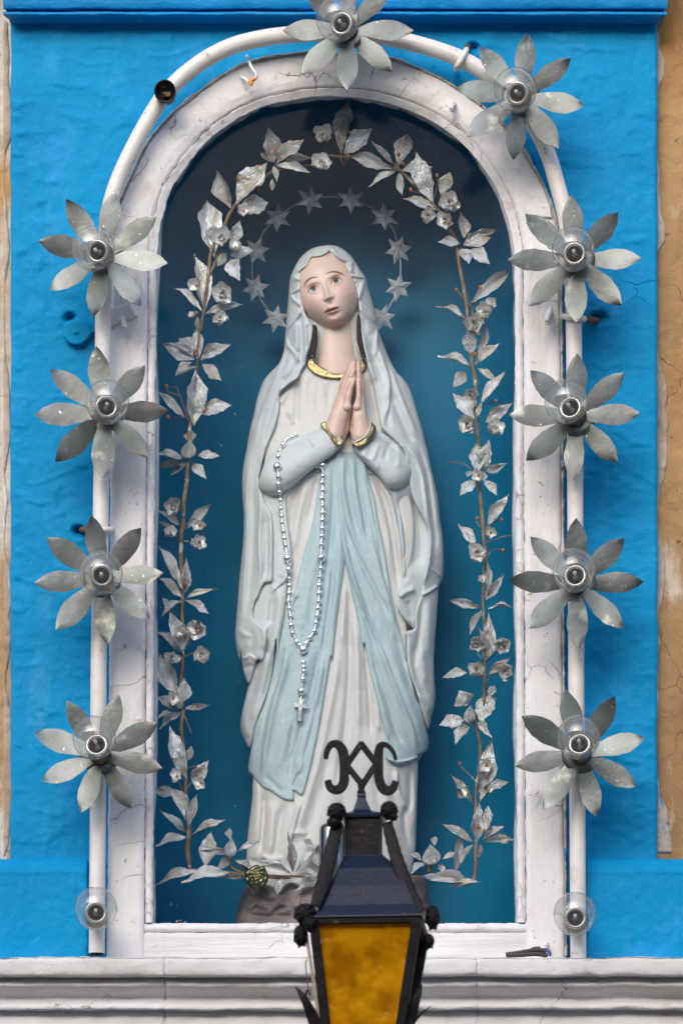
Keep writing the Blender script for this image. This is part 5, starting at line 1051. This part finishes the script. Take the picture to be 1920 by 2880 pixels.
# ------------------------------------------------------------------ garland
ga = thing('silver_garland', 'silver painted garland of dried leaves, buds and blossoms round the inside of the glass', 'garland')
def o4(ox, oy): return lambda x, y: (ox + x / 4.0, oy + y / 4.0)
G1, G2, G3, G4 = o4(430, 340), o4(430, 900), o4(430, 1400), o4(430, 1940)
R1, R2, R3, R4 = o4(1080, 340), o4(1150, 900), o4(1150, 1400), o4(1150, 1940)
GT, GB = o4(760, 260), o4(640, 2320)
def leaf_mesh(v):
    rr = random.Random(100 + v); n = 13; k = 7; vs = []; fs = []; wmax = rr.uniform(.42, .58)
    bend = rr.uniform(-.10, .16); twist = rr.uniform(-.5, .5); fold = rr.uniform(.30, .75); wav = rr.uniform(.02, .06); sk = rr.uniform(-.10, .10)
    for i in range(n):
        t = i / (n - 1)
        w = .5 * (math.sin(math.pi * min(1, t / (2 * wmax) if t < wmax else .5 + (t - wmax) / (2 * (1 - wmax)))) ** (1.15 if t < wmax else 1.45)) + .004
        jl = 1 + rr.uniform(-.16, .12) ; jr = 1 + rr.uniform(-.16, .12); tw = twist * t
        for j in range(k):
            u = j / (k - 1) * 2 - 1; y = u * w * (jl if u < 0 else jr) + sk * math.sin(math.pi * t) * .5
            z = fold * abs(u) * w * .9 + wav * math.sin(9 * t + 3 * u + v) * (abs(u) + .2) + rr.uniform(-1, 1) * .018
            y2 = y * math.cos(tw) - z * math.sin(tw); z2 = y * math.sin(tw) + z * math.cos(tw)
            vs.append((t, y2, z2))
    for i in range(n - 1):
        for j in range(k - 1): fs.append((i * k + j, (i + 1) * k + j, (i + 1) * k + j + 1, i * k + j + 1))
    m0 = len(vs); vs += [(x, y, z - .03) for x, y, z in vs]; fs += [tuple(a + m0 for a in f[::-1]) for f in fs]
    me = mesh('leaf', vs, fs, m_silver)
    # bend along the length, in the leaf's own z
    for q_ in me.vertices: q_.co.z += bend * math.sin(math.pi * q_.co.x)
    return me
LM = [leaf_mesh(i) for i in range(9)]
YG = .054
rl = random.Random(5)
def leaves(f, items):
    for it in items:
        (bx, by), (tx, ty), w = it[:3]; a = f(bx, by); b = f(tx, ty); Lp = math.hypot(a[0] - b[0], a[1] - b[1])
        yb = YG + rl.uniform(-.004, .006); yt = yb - rl.uniform(-.012, .026) * min(1, Lp / 70)
        yt = max(yt, .030)
        A_ = V(a[0], a[1], yb); B_ = V(b[0], b[1], yt)
        between('leaf', LM[rl.randrange(len(LM))], A_, B_, w / 4 * S * 1.2, ga, (rl.uniform(-.25, .25), -1, rl.uniform(-.05, .35)), rl.uniform(-.35, .35), .55)
leaves(G1, [((1360, 470), (1290, 60), 190), ((1375, 480), (1704, 200), 140), ((1330, 465), (1200, 355), 80), ((930, 930), (1285, 460), 255), ((1345, 500), (1395, 685), 55), ((1345, 640), (1340, 790), 50), ((875, 985), (715, 555), 180),
  ((950, 1015), (1300, 920), 190), ((690, 1540), (605, 875), 245), ((890, 1385), (980, 1115), 130), ((850, 1510), (1150, 1440), 110), ((830, 1480), (715, 1640), 90), ((870, 1540), (980, 1800), 155), ((575, 2160), (465, 1490), 215), ((550, 2140), (220, 1868), 120), ((580, 2175), (1003, 2058), 95), ((500, 2352), (500, 2190), 70), ((700, 1300), (630, 1190), 120)])
leaves(G2, [((505, 455), (495, 60), 110), ((475, 445), (105, 258), 170), ((450, 400), (290, 200), 160), ((520, 455), (885, 265), 120), ((430, 470), (243, 635), 80), ((520, 525), (320, 605), 45), ((550, 490), (775, 682), 115), ((455, 1200), (480, 555), 220), ((370, 1108), (40, 790), 95), ((485, 1070), (887, 955), 150),
  ((350, 1565), (40, 1510), 120), ((360, 1640), (40, 1650), 90), ((500, 1525), (768, 1530), 78), ((390, 1590), (200, 1750), 65), ((440, 1600), (603, 1793), 105), ((380, 2352), (655, 2065), 95), ((300, 2310), (40, 2130), 85), ((420, 1380), (430, 1230), 120)])
leaves(G3, [((250, 400), (30, 260), 75), ((320, 1030), (50, 540), 135), ((355, 1090), (370, 665), 100), ((320, 1130), (60, 895), 130), ((360, 1140), (732, 1026), 72), ((360, 1150), (632, 1307), 85), ((320, 1160), (97, 1342), 115), ((210, 1300), (100, 1120), 70), ((345, 1740), (180, 1270), 170), ((360, 1780), (8, 1500), 130),
  ((300, 2260), (60, 1740), 165), ((340, 2310), (345, 2030), 145), ((430, 1560), (310, 1670), 80)])
leaves(G4, [((345, 225), (15, 70), 105), ((340, 215), (140, 60), 90), ((350, 215), (640, 175), 62), ((320, 250), (68, 445), 105), ((230, 250), (15, 345), 55), ((385, 1030), (185, 405), 155), ((405, 800), (432, 628), 75), ((430, 1060), (628, 785), 130), ((320, 1165), (5, 1140), 105), ((385, 1500), (165, 1085), 120), ((405, 1540), (495, 1175), 95), ((375, 1610), (75, 1358), 85), ((380, 1655), (28, 1762), 115),
  ((448, 1622), (812, 1465), 60), ((590, 2005), (652, 1585), 160), ((860, 1850), (528, 1812), 62), ((955, 1820), (1200, 1705), 65), ((880, 1900), (715, 2025), 90), ((930, 1910), (1135, 2065), 65), ((500, 2035), (8, 2220), 130), ((870, 2060), (315, 2170), 150), ((770, 2100), (1065, 2090), 55), ((868, 1690), (858, 1555), 75)])
leaves(GT, [((70, 850), (510, 735), 90), ((50, 815), (452, 897), 75), ((790, 690), (880, 60), 165), ((825, 690), (1142, 398), 180), ((880, 700), (1392, 862), 120), ((1390, 805), (1118, 530), 62), ((1440, 835), (1548, 455), 180), ((1420, 870), (1098, 1062), 75), ((1450, 880), (1483, 1160), 90)])
leaves(R1, [((195, 550), (553, 515), 120), ((560, 920), (358, 348), 190), ((640, 855), (745, 573), 150), ((590, 1005), (213, 870), 115), ((900, 1315), (855, 1035), 130), ((905, 1312), (1292, 1215), 70), ((855, 1375), (597, 1355), 95), ((890, 1400), (1120, 1300), 140), ((900, 1400), (1210, 1305), 120), ((870, 1430), (950, 1610), 160), ((985, 1430), (1190, 1612), 125), ((950, 2065), (1430, 1655), 125), ((905, 2205), (578, 2083), 95), ((1110, 2130), (1262, 1982), 120)])
leaves(R2, [((720, 405), (680, 90), 150), ((752, 445), (878, 50), 85), ((700, 515), (322, 402), 115), ((730, 505), (1030, 250), 90), ((640, 570), (483, 762), 120), ((770, 540), (1002, 700), 62), ((795, 955), (1102, 562), 105), ((735, 1110), (488, 828), 150), ((745, 1105), (825, 900), 50), ((850, 1165), (1168, 925), 110), ((768, 1730), (750, 1385), 160), ((830, 1710), (900, 1330), 140), ((855, 1705), (1103, 1608), 85), ((745, 1800), (568, 1978), 120), ((830, 1800), (992, 1972), 95), ((880, 2320), (1133, 1948), 110), ((790, 1760), (895, 1755), 90), ((700, 1700), (655, 1770), 70)])
leaves(R3, [((755, 545), (548, 293), 105), ((850, 1150), (880, 670), 100), ((835, 1110), (830, 770), 70), ((860, 1160), (1078, 832), 85), ((820, 1235), (433, 1155), 85), ((890, 1252), (1188, 1238), 65), ((820, 1260), (683, 1543), 105), ((850, 1870), (890, 1290), 165), ((880, 1760), (775, 1450), 95), ((890, 1995), (1155, 1785), 75), ((655, 1970), (368, 2032), 110), ((880, 2240), (965, 2100), 90), ((860, 640), (700, 720), 90)])
leaves(R4, [((655, 190), (560, 10), 200), ((770, 245), (985, 100), 155), ((800, 385), (920, 60), 190), ((625, 335), (338, 400), 145), ((665, 370), (518, 615), 130), ((755, 355), (943, 552), 60), ((765, 385), (885, 400), 100), ((785, 1160), (925, 550), 175), ((722, 1275), (463, 952), 85), ((790, 1265), (890, 1075), 55), ((880, 1110), (1120, 1038), 95), ((770, 1705), (785, 1270), 160), ((850, 1620), (890, 1298), 110), ((722, 1715), (360, 1508), 95), ((825, 1690), (1072, 1528), 85), ((835, 1712), (1185, 1685), 85),
  ((720, 1745), (583, 1962), 85), ((770, 1900), (805, 1730), 60), ((525, 2070), (560, 1590), 100), ((145, 1920), (0, 1848), 90), ((370, 1910), (605, 1850), 75), ((180, 1950), (18, 2072), 85), ((310, 1965), (440, 2095), 62), ((690, 2175), (110, 2110), 115), ((450, 2225), (812, 2158), 70), ((600, 2120), (470, 2060), 80), ((285, 1760), (290, 1648), 70)])
leaves(GB, [((735, 545), (675, 85), 95), ((765, 530), (1055, 195), 62), ((955, 260), (1062, 485), 85), ((965, 250), (848, 165), 75), ((700, 530), (290, 380), 62), ((720, 555), (400, 462), 52), ((780, 560), (1035, 585), 85), ((620, 600), (560, 800), 75), ((1020, 595), (765, 755), 115), ((70, 400), (292, 540), 90), ((1040, 20), (1165, 120), 70)])
# stems
def stem(f, pts, r, parent=ga):
    r = r * .8 if np.isscalar(r) else [v * .8 for v in r]; tube('stem', [P(*f(x, y), YG + .003) for x, y in pts], r, m_twig, parent, 9, True, 5, .14)
stem(G1, [(1860, 480), (1600, 520), (1390, 540), (1300, 600), (1150, 720), (960, 900), (860, 1040), (800, 1190), (720, 1320), (650, 1500), (630, 1680), (600, 1900), (565, 2150), (540, 2352)], [.0016, .0022, .0026, .0030, .0034, .0030, .0024])
stem(G1, [(800, 1470), (740, 1500), (690, 1620), (640, 1720)], .0022)
stem(G2, [(540, 0), (520, 150), (500, 450), (490, 560), (455, 800), (430, 1100), (410, 1250), (400, 1500), (395, 1620), (380, 1800), (350, 2050), (340, 2352)], [.0022, .0022, .0022, .0028, .0034, .0038, .0034])
stem(G2, [(400, 1130), (340, 950), (300, 850), (180, 810), (160, 760)], .0011); stem(G2, [(300, 850), (270, 760), (190, 755)], .0007); stem(G2, [(380, 1105), (280, 1090), (180, 1090)], .0007); stem(G2, [(430, 1090), (500, 1040), (580, 1015)], .0009)
stem(G3, [(350, 0), (340, 200), (320, 400), (315, 600), (320, 900), (330, 1100), (325, 1300), (340, 1500), (330, 1700), (330, 1900), (315, 2050), (310, 2200), (340, 2352)], [.0034, .0036, .0036, .0034, .0030, .0032, .0030, .0034])
for p in ([(330, 450), (300, 440), (260, 410)], [(310, 290), (280, 250), (260, 200)], [(340, 290), (400, 295), (460, 300)], [(350, 490), (390, 490), (430, 510)], [(350, 1790), (400, 1770), (450, 1750)]): stem(G3, p, .0010)
tube('wire', [P(*G3(x, y), YG + .004) for x, y in [(0, 455), (140, 470), (240, 480), (320, 500)]], .0005, m_cable, ga, 5, False, 3)
stem(G4, [(345, 230), (320, 400), (330, 550), (370, 900), (365, 1150), (390, 1300), (405, 1600), (390, 1800), (420, 2060)], [.0030, .0028, .0030, .0036, .0040, .0050, .0036]); stem(G4, [(350, 280), (385, 370), (432, 492)], .0010)
stem(G4, [(400, 2030), (600, 2040), (860, 2060), (1000, 2085), (1150, 2100), (1400, 2120), (1550, 2115)], .0026); stem(G4, [(880, 1910), (870, 1980), (930, 2030), (1100, 2080)], .0022)
for p in ([(350, 950), (290, 880), (205, 790)], [(360, 920), (430, 870), (560, 850)], [(390, 1110), (420, 1060), (450, 1040)], [(330, 1130), (310, 1080), (290, 1040)]): stem(G4, p, .0011)
stem(GT, [(40, 900), (250, 800), (450, 735), (560, 700), (700, 710), (800, 720), (900, 720), (1150, 760), (1400, 850), (1580, 970)], [.0014, .0014, .0022, .0024, .0014, .0018])
for p in ([(640, 690), (620, 640), (590, 550)], [(765, 690), (730, 590), (690, 505)], [(800, 690), (830, 570), (890, 470)], [(780, 720), (825, 805), (880, 700)]): stem(GT, p, .0008)
stem(R1, [(120, 500), (250, 620), (400, 780), (560, 950), (650, 1050), (740, 1220), (800, 1330), (830, 1500), (860, 1700), (900, 1900), (930, 2100), (935, 2250), (930, 2352)], [.0028, .0026, .0026, .0032, .0034, .0030, .0026])
for p in ([(560, 870), (600, 700), (592, 620)], [(540, 860), (420, 815), (300, 775)], [(985, 2200), (985, 2100), (940, 2040), (830, 1920)], [(985, 2200), (1020, 2050), (1080, 1880)], [(110, 500), (140, 430), (165, 380)], [(110, 490), (150, 480), (210, 480)]): stem(R1, p, .0009)
stem(R2, [(700, 400), (720, 550), (750, 750), (745, 1000), (770, 1250), (780, 1500), (770, 1750), (800, 1950), (820, 2200), (830, 2352)], [.0026, .0036, .0034, .0036, .0030, .0036, .0034])
for p in ([(800, 1110), (805, 970), (960, 915)], [(830, 960), (760, 930), (720, 900)], [(710, 1700), (620, 1620), (440, 1595)], [(800, 2330), (770, 2290), (765, 2230)], [(900, 2320), (960, 2270), (1040, 2245)]): stem(R2, p, .0009)
stem(R3, [(800, 0), (830, 250), (840, 450), (860, 650), (840, 900), (830, 1150), (840, 1350), (850, 1600), (850, 1850), (850, 2100), (840, 2352)], [.0036, .0034, .0024, .0024, .0030, .0034])
for p in ([(890, 660), (920, 600), (980, 580), (1060, 590)], [(830, 490), (950, 480), (1050, 440), (1190, 420)], [(840, 1840), (800, 1790), (760, 1740)], [(870, 1850), (920, 1800), (970, 1750)], [(880, 2060), (930, 2000), (985, 1970)]): stem(R3, p, .0010)
stem(R4, [(850, 0), (840, 80), (740, 350), (780, 500), (800, 640), (790, 900), (760, 1050), (750, 1300), (740, 1500), (755, 1700), (740, 1850), (750, 1950), (740, 2080), (690, 2180), (500, 2170), (200, 2110), (0, 2110)], [.0034, .0030, .0026, .0026, .0028, .0036, .0034, .0024])
stem(R4, [(230, 2060), (235, 2000), (240, 1960)], .0050)
for p in ([(755, 1035), (650, 930), (580, 870)], [(725, 1290), (680, 1240), (630, 1190)], [(770, 1040), (830, 990), (850, 940)], [(800, 1260), (850, 1200), (900, 1150)]): stem(R4, p, .0009)
stem(GB, [(100, 520), (250, 560), (450, 575), (620, 585), (750, 580), (900, 590), (1060, 605)], .0022)
# blossoms: five cupped petals round an amber seed
def cup_petal(v):
    rr = random.Random(300 + v); vs = []; fs = []; n = 6; k = 6
    for i in range(n):
        t = i / (n - 1); w = .62 * math.sin(math.pi * min(1, .12 + .80 * t)) ** .8
        for j in range(k):
            u = j / (k - 1) * 2 - 1
            vs.append((t * (1 - .10 * u * u), u * w * (1 + rr.uniform(-.08, .08)), .42 * t * t + .28 * u * u * t + rr.uniform(-.05, .05)))
    for i in range(n - 1):
        for j in range(k - 1): fs.append((i * k + j, (i + 1) * k + j, (i + 1) * k + j + 1, i * k + j + 1))
    m0 = len(vs); vs += [(x, y, z - .07) for x, y, z in vs]; fs += [tuple(a + m0 for a in f[::-1]) for f in fs]
    return mesh('petal', vs, fs, m_blossom)
CP = [cup_petal(i) for i in range(5)]
SEED = sph('blossom', 1.0, m_berry, 10, 6)
def blossoms(f, items):
    for x, y, r in items:
        X, Y = f(x, y); rr = r / 4 * S * 1.1; c = V(X, Y, YG - .014)
        b = bpy.data.objects.new('blossom', SEED); link(b, ga); b.matrix_basis = Matrix.Translation(c) @ Matrix.Scale(rr * .19, 4)
        ax = Vector((rl.uniform(-.5, .5), -1, rl.uniform(-.3, .45))).normalized(); q0 = rl.uniform(0, 6); n = 5 if r > 60 else 4
        R = Vector((0, -1, 0)).rotation_difference(ax)
        for k in range(n + (3 if r > 85 else 0)):
            inner_ = k >= n; a = q0 + 2 * math.pi * k / (3 if inner_ else n) + rl.uniform(-.2, .2)
            d = R @ Vector((math.cos(a), -(.9 if inner_ else rl.uniform(-.1, .45)), math.sin(a))); d.normalize()
            L_ = rr * (.62 if inner_ else rl.uniform(.88, 1.15)); A_ = c + Vector((0, .0015, 0)); B_ = A_ + d * L_
            p = between('petal', CP[rl.randrange(5)], A_, B_, L_ * rl.uniform(.8, 1.05), None, tuple(ax), rl.uniform(-.3, .3)); mb = p.matrix_basis.copy(); p.parent = b; p.matrix_parent_inverse = b.matrix_basis.inverted(); p.matrix_basis = mb
blossoms(G1, [(790, 1320, 110), (1020, 1010, 75), (490, 1850, 85), (770, 1950, 115), (750, 2230, 88), (440, 2185, 50), (930, 1420, 80)])
blossoms(G2, [(240, 2095, 100)])
blossoms(G3, [(525, 315, 78), (200, 400, 80), (500, 515, 90), (335, 1510, 80), (515, 1470, 112), (205, 1820, 92), (570, 1805, 118)])
blossoms(G4, [(220, 740, 55), (270, 975, 78), (540, 1050, 78), (230, 95, 70)])
blossoms(GT, [(605, 470, 105), (590, 800, 108)])
blossoms(R1, [(730, 930, 125), (495, 1055, 92), (690, 1110, 100), (1150, 2165, 112), (990, 2290, 110)])
blossoms(R2, [(740, 60, 110), (700, 845, 88), (660, 1170, 100), (955, 1250, 112), (780, 1750, 70)])
blossoms(R3, [(920, 395, 72), (765, 620, 100), (820, 920, 50), (740, 1640, 98), (1030, 1665, 100), (765, 1965, 115), (1075, 1960, 100)])
blossoms(R4, [(870, 850, 85), (580, 1170, 62), (120, 2180, 70) if False else (905, 1120, 45)])
BUDM = lathe_mesh('bud', [(.0001, 1.25), (.10, 1.1), (.30, .85), (.55, .55), (.80, .15), (.88, -.2), (.80, -.55), (.52, -.85), (.18, -1.0), (.0001, -1.02)], m_silver, 14, 'Z')
for q_ in BUDM.vertices:
    a = math.atan2(q_.co.y, q_.co.x); f_ = 1 + .09 * math.cos(4 * a) + .03 * random.uniform(-1, 1); q_.co.x *= f_; q_.co.y *= f_
for f, x, y, r in ((G2, 400, 1460, 100), (G4, 870, 1790, 98), (R4, 680, 285, 92), (R4, 250, 1870, 112)):
    o = bpy.data.objects.new('bud', BUDM); link(o, ga); o.location = V(*f(x, y), YG - .008); rr = r / 4 * S; o.scale = (rr, rr * .8, rr); o.rotation_euler = (.15, rl.uniform(-.15, .15), rl.uniform(0, 3))
SD = sph('berry', 1.0, m_berry, 9, 6)
for f, L_ in ((G1, [(955, 648), (1190, 768), (858, 890), (510, 1845), (490, 2160), (1378, 330)]), (G2, [(155, 745), (175, 1090), (585, 1015), (475, 345), (485, 388)]), (G3, [(255, 1460), (360, 965)]), (GT, [(892, 450), (875, 712), (1445, 695), (1490, 800), (55, 650), (570, 690)]),
              (R1, [(592, 608), (298, 770), (808, 1900), (1078, 1870), (868, 2200), (165, 378), (212, 480)]), (R2, [(980, 910), (767, 2232), (1042, 2248), (697, 382), (745, 385)]), (R3, [(1060, 592)]), (R4, [(570, 832), (895, 1140), (780, 1550), (845, 1590)])):
    for x, y in L_:
        o = bpy.data.objects.new('berry', SD); link(o, ga); o.location = V(*f(x, y), YG - .012); s_ = rl.uniform(.0021, .0028); o.scale = (s_, s_, s_ * 1.25)

# ------------------------------------------------------------------ lantern in front
YLn = -.50
la = thing('iron_lantern', 'black iron lantern with amber glass and scrolled crest hanging in front of the shrine', 'lantern', None, V(1040, 2860, YLn))
def rel(o): o.parent = la; o.matrix_parent_inverse = Matrix.Translation(-la.location); return o
def PL(x, y, d=0.0): return P(*cL(x, y), YLn + d)
f_ = (D + YLn) / D; pxm = S * f_ / 2.8346         # metres per crop pixel at the lantern
yaw = Matrix.Rotation(math.radians(-5), 4, 'Z')
axc = Vector(PL(755, 1500, 0)); axc.z = 0
def spin(v): q_ = Vector(v); c = Vector((axc.x, YLn, 0)); r = yaw @ (q_ - c); return r + c
# levels: front-edge screen rows with left and right limits
def level(xl, xr, y):
    a = (xr - xl) / 2 * pxm; yf = YLn - a; z = P(*cL(0, y), yf)[2]; cxw = P(*cL((xl + xr) / 2, y), yf)[0]; return (cxw, a * (D + yf) / (D + YLn), z)
def ring4(l, k=1.0): cx_, a, z = l; a = a * k; return [spin((cx_ - a, YLn - a, z)), spin((cx_ + a, YLn - a, z)), spin((cx_ + a, YLn + a, z)), spin((cx_ - a, YLn + a, z))]
def frust(name, lv, mat, cap=True, sm=False, k=1.0):
    vs = []; fs = []
    for l in lv: vs += ring4(l, k)
    for i in range(len(lv) - 1):
        for j in range(4): j2 = (j + 1) % 4; fs.append((i * 4 + j, i * 4 + j2, (i + 1) * 4 + j2, (i + 1) * 4 + j))
    if cap: fs.append((0, 1, 2, 3)); n = (len(lv) - 1) * 4; fs.append((n, n + 3, n + 2, n + 1))
    o = rel(obj(name, mesh(name, vs, fs, mat, sm)))
    b = o.modifiers.new('bevel', 'BEVEL'); b.width = .0007; b.segments = 2; return o
cap_l = [level(525, 850, 700), level(520, 858, 684), level(540, 840, 668), level(600, 760, 655), level(612, 748, 640), level(640, 700, 545), level(632, 708, 535), level(640, 700, 515), level(632, 706, 500), level(645, 692, 490)]
frust('cap', cap_l, m_roof)
frust('neck', [level(548, 826, 1005), level(545, 828, 700)], m_iron)
roof_l = [level(318, 1186, 1496), level(320, 1184, 1484), level(372, 1130, 1400), level(436, 1060, 1250), level(500, 980, 1110), level(536, 880, 1030), level(545, 850, 1004)]
frust('roof', roof_l, m_roof)
for x, y, r in ((672, 822, .0010), (688, 1333, .0013)):
    o = rel(obj('rivet_hole', lathe_mesh('rivet_hole', [(.0001, -.0005), (r * 1.0, -.0004), (r * 1.3, .0006), (r * 2.0, .0007), (r * 2.2, -.0006)], m_rust, 16))); o.location = PL(x, y, 0); 
    yy = -(139 if y < 1000 else 330) * pxm - .0006; o.location = P(*cL(x, y), YLn + yy)
# eave frame, body posts, glass
frust('eave_bar', [level(336, 1176, 1546), level(334, 1180, 1500)], m_iron)
topg = level(352, 1120, 1548); botg = level(436, 978, 2420); bot2 = level(436, 978, 2440)
gtop = [spin((topg[0] - topg[1], YLn - topg[1], topg[2])), spin((topg[0] + topg[1], YLn - topg[1], topg[2]))]
for k in range(4):
    t_ = ring4(topg, .99); b_ = ring4(botg, .99); k2 = (k + 1) % 4; nn = 14; vs = []; fs = []
    for i in range(nn + 1):
        for j in range(nn + 1):
            u = i / nn; w_ = j / nn; p = (t_[k] * (1 - w_) + t_[k2] * w_) * (1 - u) + (b_[k] * (1 - w_) + b_[k2] * w_) * u
            n_ = (p - Vector((axc.x, YLn, p.z))).normalized(); vs.append(p + n_ * .0006 * random.uniform(-1, 1) - n_ * .002)
    for i in range(nn):
        for j in range(nn): a = i * (nn + 1) + j; fs.append((a, a + 1, a + nn + 2, a + nn + 1))
    rel(obj('glass_pane', mesh('glass_pane', vs, fs, m_amber)))
tp = ring4(level(312, 1158, 1548)); bt = ring4(level(405, 1010, 2440))
for k in range(4):
    a = tp[k]; b = bt[k]; c0 = Vector((axc.x, YLn, a.z)); out = (a - c0); out.z = 0; out.normalize()
    r1 = .0085; vs = []
    for p in (a - out * .003, b - out * .003):
        for dx, dy in ((-r1, -r1), (r1, -r1), (r1, r1), (-r1, r1)): q_ = yaw @ Vector((dx * .72, dy * .72, 0)); vs.append(p + q_)
    o = rel(obj('corner_post', mesh('corner_post', vs, [(0, 1, 2, 3), (4, 7, 6, 5), (0, 4, 5, 1), (1, 5, 6, 2), (2, 6, 7, 3), (3, 7, 4, 0)], m_iron, False))); bv = o.modifiers.new('bevel', 'BEVEL'); bv.width = .0008; bv.segments = 2
# pale strip along the edge of the left side glass, wire latch
rel(ribbon('side_strip', [PL(222, 1600, -.052), PL(262, 1850, -.049), (PL(300, 2100, -.046)), PL(345, 2440, -.042)], .0042, .0015, m_stonegrey, None))
rel(tube('latch_wire', [PL(236, 1840, -.05), PL(226, 1870, -.055), PL(232, 1960, -.056), PL(250, 2100, -.054), PL(262, 2125, -.052), PL(266, 2080, -.05)], .0008, m_rust, None, 7, False, 4))
# twisted leaf ribs over the corners
def rib(pts, ws, side):
    p = spline([PL(*q_) for q_ in pts], 9); n = len(p); W = np.interp(np.linspace(0, 1, n), np.linspace(0, 1, len(ws)), ws) * pxm * 1.15; vs = []; fs = []; k = 7
    for i in range(n):
        t = Vector(p[min(i + 1, n - 1)] - p[max(i - 1, 0)]).normalized(); a = t.cross(Vector((0, -1, 0))).normalized(); b = Vector((0, -1, 0)); c = Vector(p[i])
        for j in range(k):
            u = j / (k - 1) * 2 - 1; rip = .0003 * math.sin(i * 1.9) * abs(u)
            vs.append(c + a * (u * W[i] * .5 * (1 + .05 * math.sin(i * 1.3))) + b * (.0010 * (1 - u * u) + rip))
    for i in range(n - 1):
        for j in range(k - 1): fs.append((i * k + j, i * k + j + 1, (i + 1) * k + j + 1, (i + 1) * k + j))
    o = rel(obj('roof_rib', mesh('roof_rib', vs, fs, m_iron))); s_ = o.modifiers.new('solid', 'SOLIDIFY'); s_.thickness = .0012; return o
rib([(478, 745, -.030), (452, 870, -.034), (425, 1000, -.040), (392, 1130, -.046), (352, 1270, -.054), (300, 1420, -.062)], [80, 95, 100, 105, 100, 70], -1)
rib([(872, 745, -.030), (905, 870, -.034), (940, 1000, -.040), (985, 1130, -.046), (1050, 1290, -.054), (1150, 1460, -.062)], [70, 85, 90, 95, 90, 60], 1)
# shell-like curled rosettes
def rosette(c, rx, ry, d, rot):
    vs = []; fs = []; n = 34; m_ = 8
    for i in range(n):
        a = 2 * math.pi * i / n
        for j in range(m_):
            t = j / (m_ - 1); fl = math.sin(a * 7 + rot) * .0042 * t; r = t * (1 + .05 * math.sin(a * 7 + rot))
            vs.append(Vector(PL(c[0] + rx * r * math.cos(a), c[1] + ry * r * math.sin(a), d)) + Vector((0, -(.009 * (1 - t * t)) + fl, 0)))
    for i in range(n):
        for j in range(m_ - 1): i2 = (i + 1) % n; fs.append((i * m_ + j, i * m_ + j + 1, i2 * m_ + j + 1, i2 * m_ + j))
    o = rel(obj('rosette', mesh('rosette', vs, fs, m_iron))); s_ = o.modifiers.new('solid', 'SOLIDIFY'); s_.thickness = .0015; return o
rosette((472, 668), 72, 72, -.036, 0); rosette((452, 752), 56, 44, -.033, 2); rosette((888, 655), 66, 70, -.034, 1); rosette((920, 706), 34, 30, -.032, 2)
rosette((222, 1482), 88, 82, -.058, .5); rosette((262, 1555), 62, 60, -.062, 2.2); rosette((186, 1655), 52, 88, -.050, 1.2); rosette((1236, 1510), 52, 98, -.056, .3); rosette((1204, 1700), 40, 58, -.050, 2)
# thorny leaves at the lower corners
for pts, w in (([(140, 2055, -.05), (190, 2120, -.056), (235, 2200, -.056), (280, 2300, -.05), (330, 2440, -.046)], [2, 50, 70, 95, 110]), ([(1152, 2035, -.05), (1125, 2110, -.056), (1095, 2190, -.056), (1060, 2300, -.05), (1010, 2440, -.046)], [2, 52, 76, 100, 120])):
    p = [PL(*q_) for q_ in pts]; o = rel(ribbon('thorn_leaf', p, [v * pxm for v in w], .0016, m_iron, None, (0, -1, 0), 6))
rel(tube('thorn', [PL(1095, 2330, -.05), PL(1150, 2270, -.056), PL(1222, 2215, -.06)], [.0022, .0016, .0004], m_iron, None, 7, True, 4))
rel(tube('thorn', [PL(215, 2160, -.05), PL(236, 2090, -.056), PL(246, 2100, -.058)], [.002, .0012, .0004], m_iron, None, 7, True, 4))
# crest: open diamond between two C scrolls, flat iron
def bar(name, pts, w): return rel(ribbon(name, [PL(x, y, 0) for x, y in pts], [v * pxm for v in w] if not np.isscalar(w) else w * pxm, .0045, m_iron, None, (0, -1, 0), 7))
bar('scroll', [(386, 242), (392, 190), (415, 140), (450, 120), (492, 135), (524, 190), (532, 270), (532, 360), (528, 430), (500, 478), (458, 488), (418, 468), (400, 412)], [36, 46, 52, 60, 72, 82, 80, 78, 80, 76, 72, 62, 54])
bar('scroll', [(942, 250), (930, 200), (895, 150), (855, 128), (822, 140), (806, 190), (806, 280), (806, 370), (820, 440), (850, 486), (890, 496), (925, 470), (942, 418)], [30, 32, 36, 44, 62, 74, 74, 76, 78, 78, 74, 62, 54])
dm = [(667, 122), (788, 280), (676, 450), (550, 292)]
for i in range(4):
    a = dm[i]; b = dm[(i + 1) % 4]; o = rel(ribbon('diamond_bar', [PL(a[0] - (b[0] - a[0]) * .06, a[1] - (b[1] - a[1]) * .06, -.0002 * i), PL(b[0] + (b[0] - a[0]) * .06, b[1] + (b[1] - a[1]) * .06, -.0002 * i)], 50 * pxm, .0044, m_iron, None, (0, -1, 0), 0))
bar('crest_stem', [(672, 440), (668, 480), (668, 512)], [70, 50, 46])
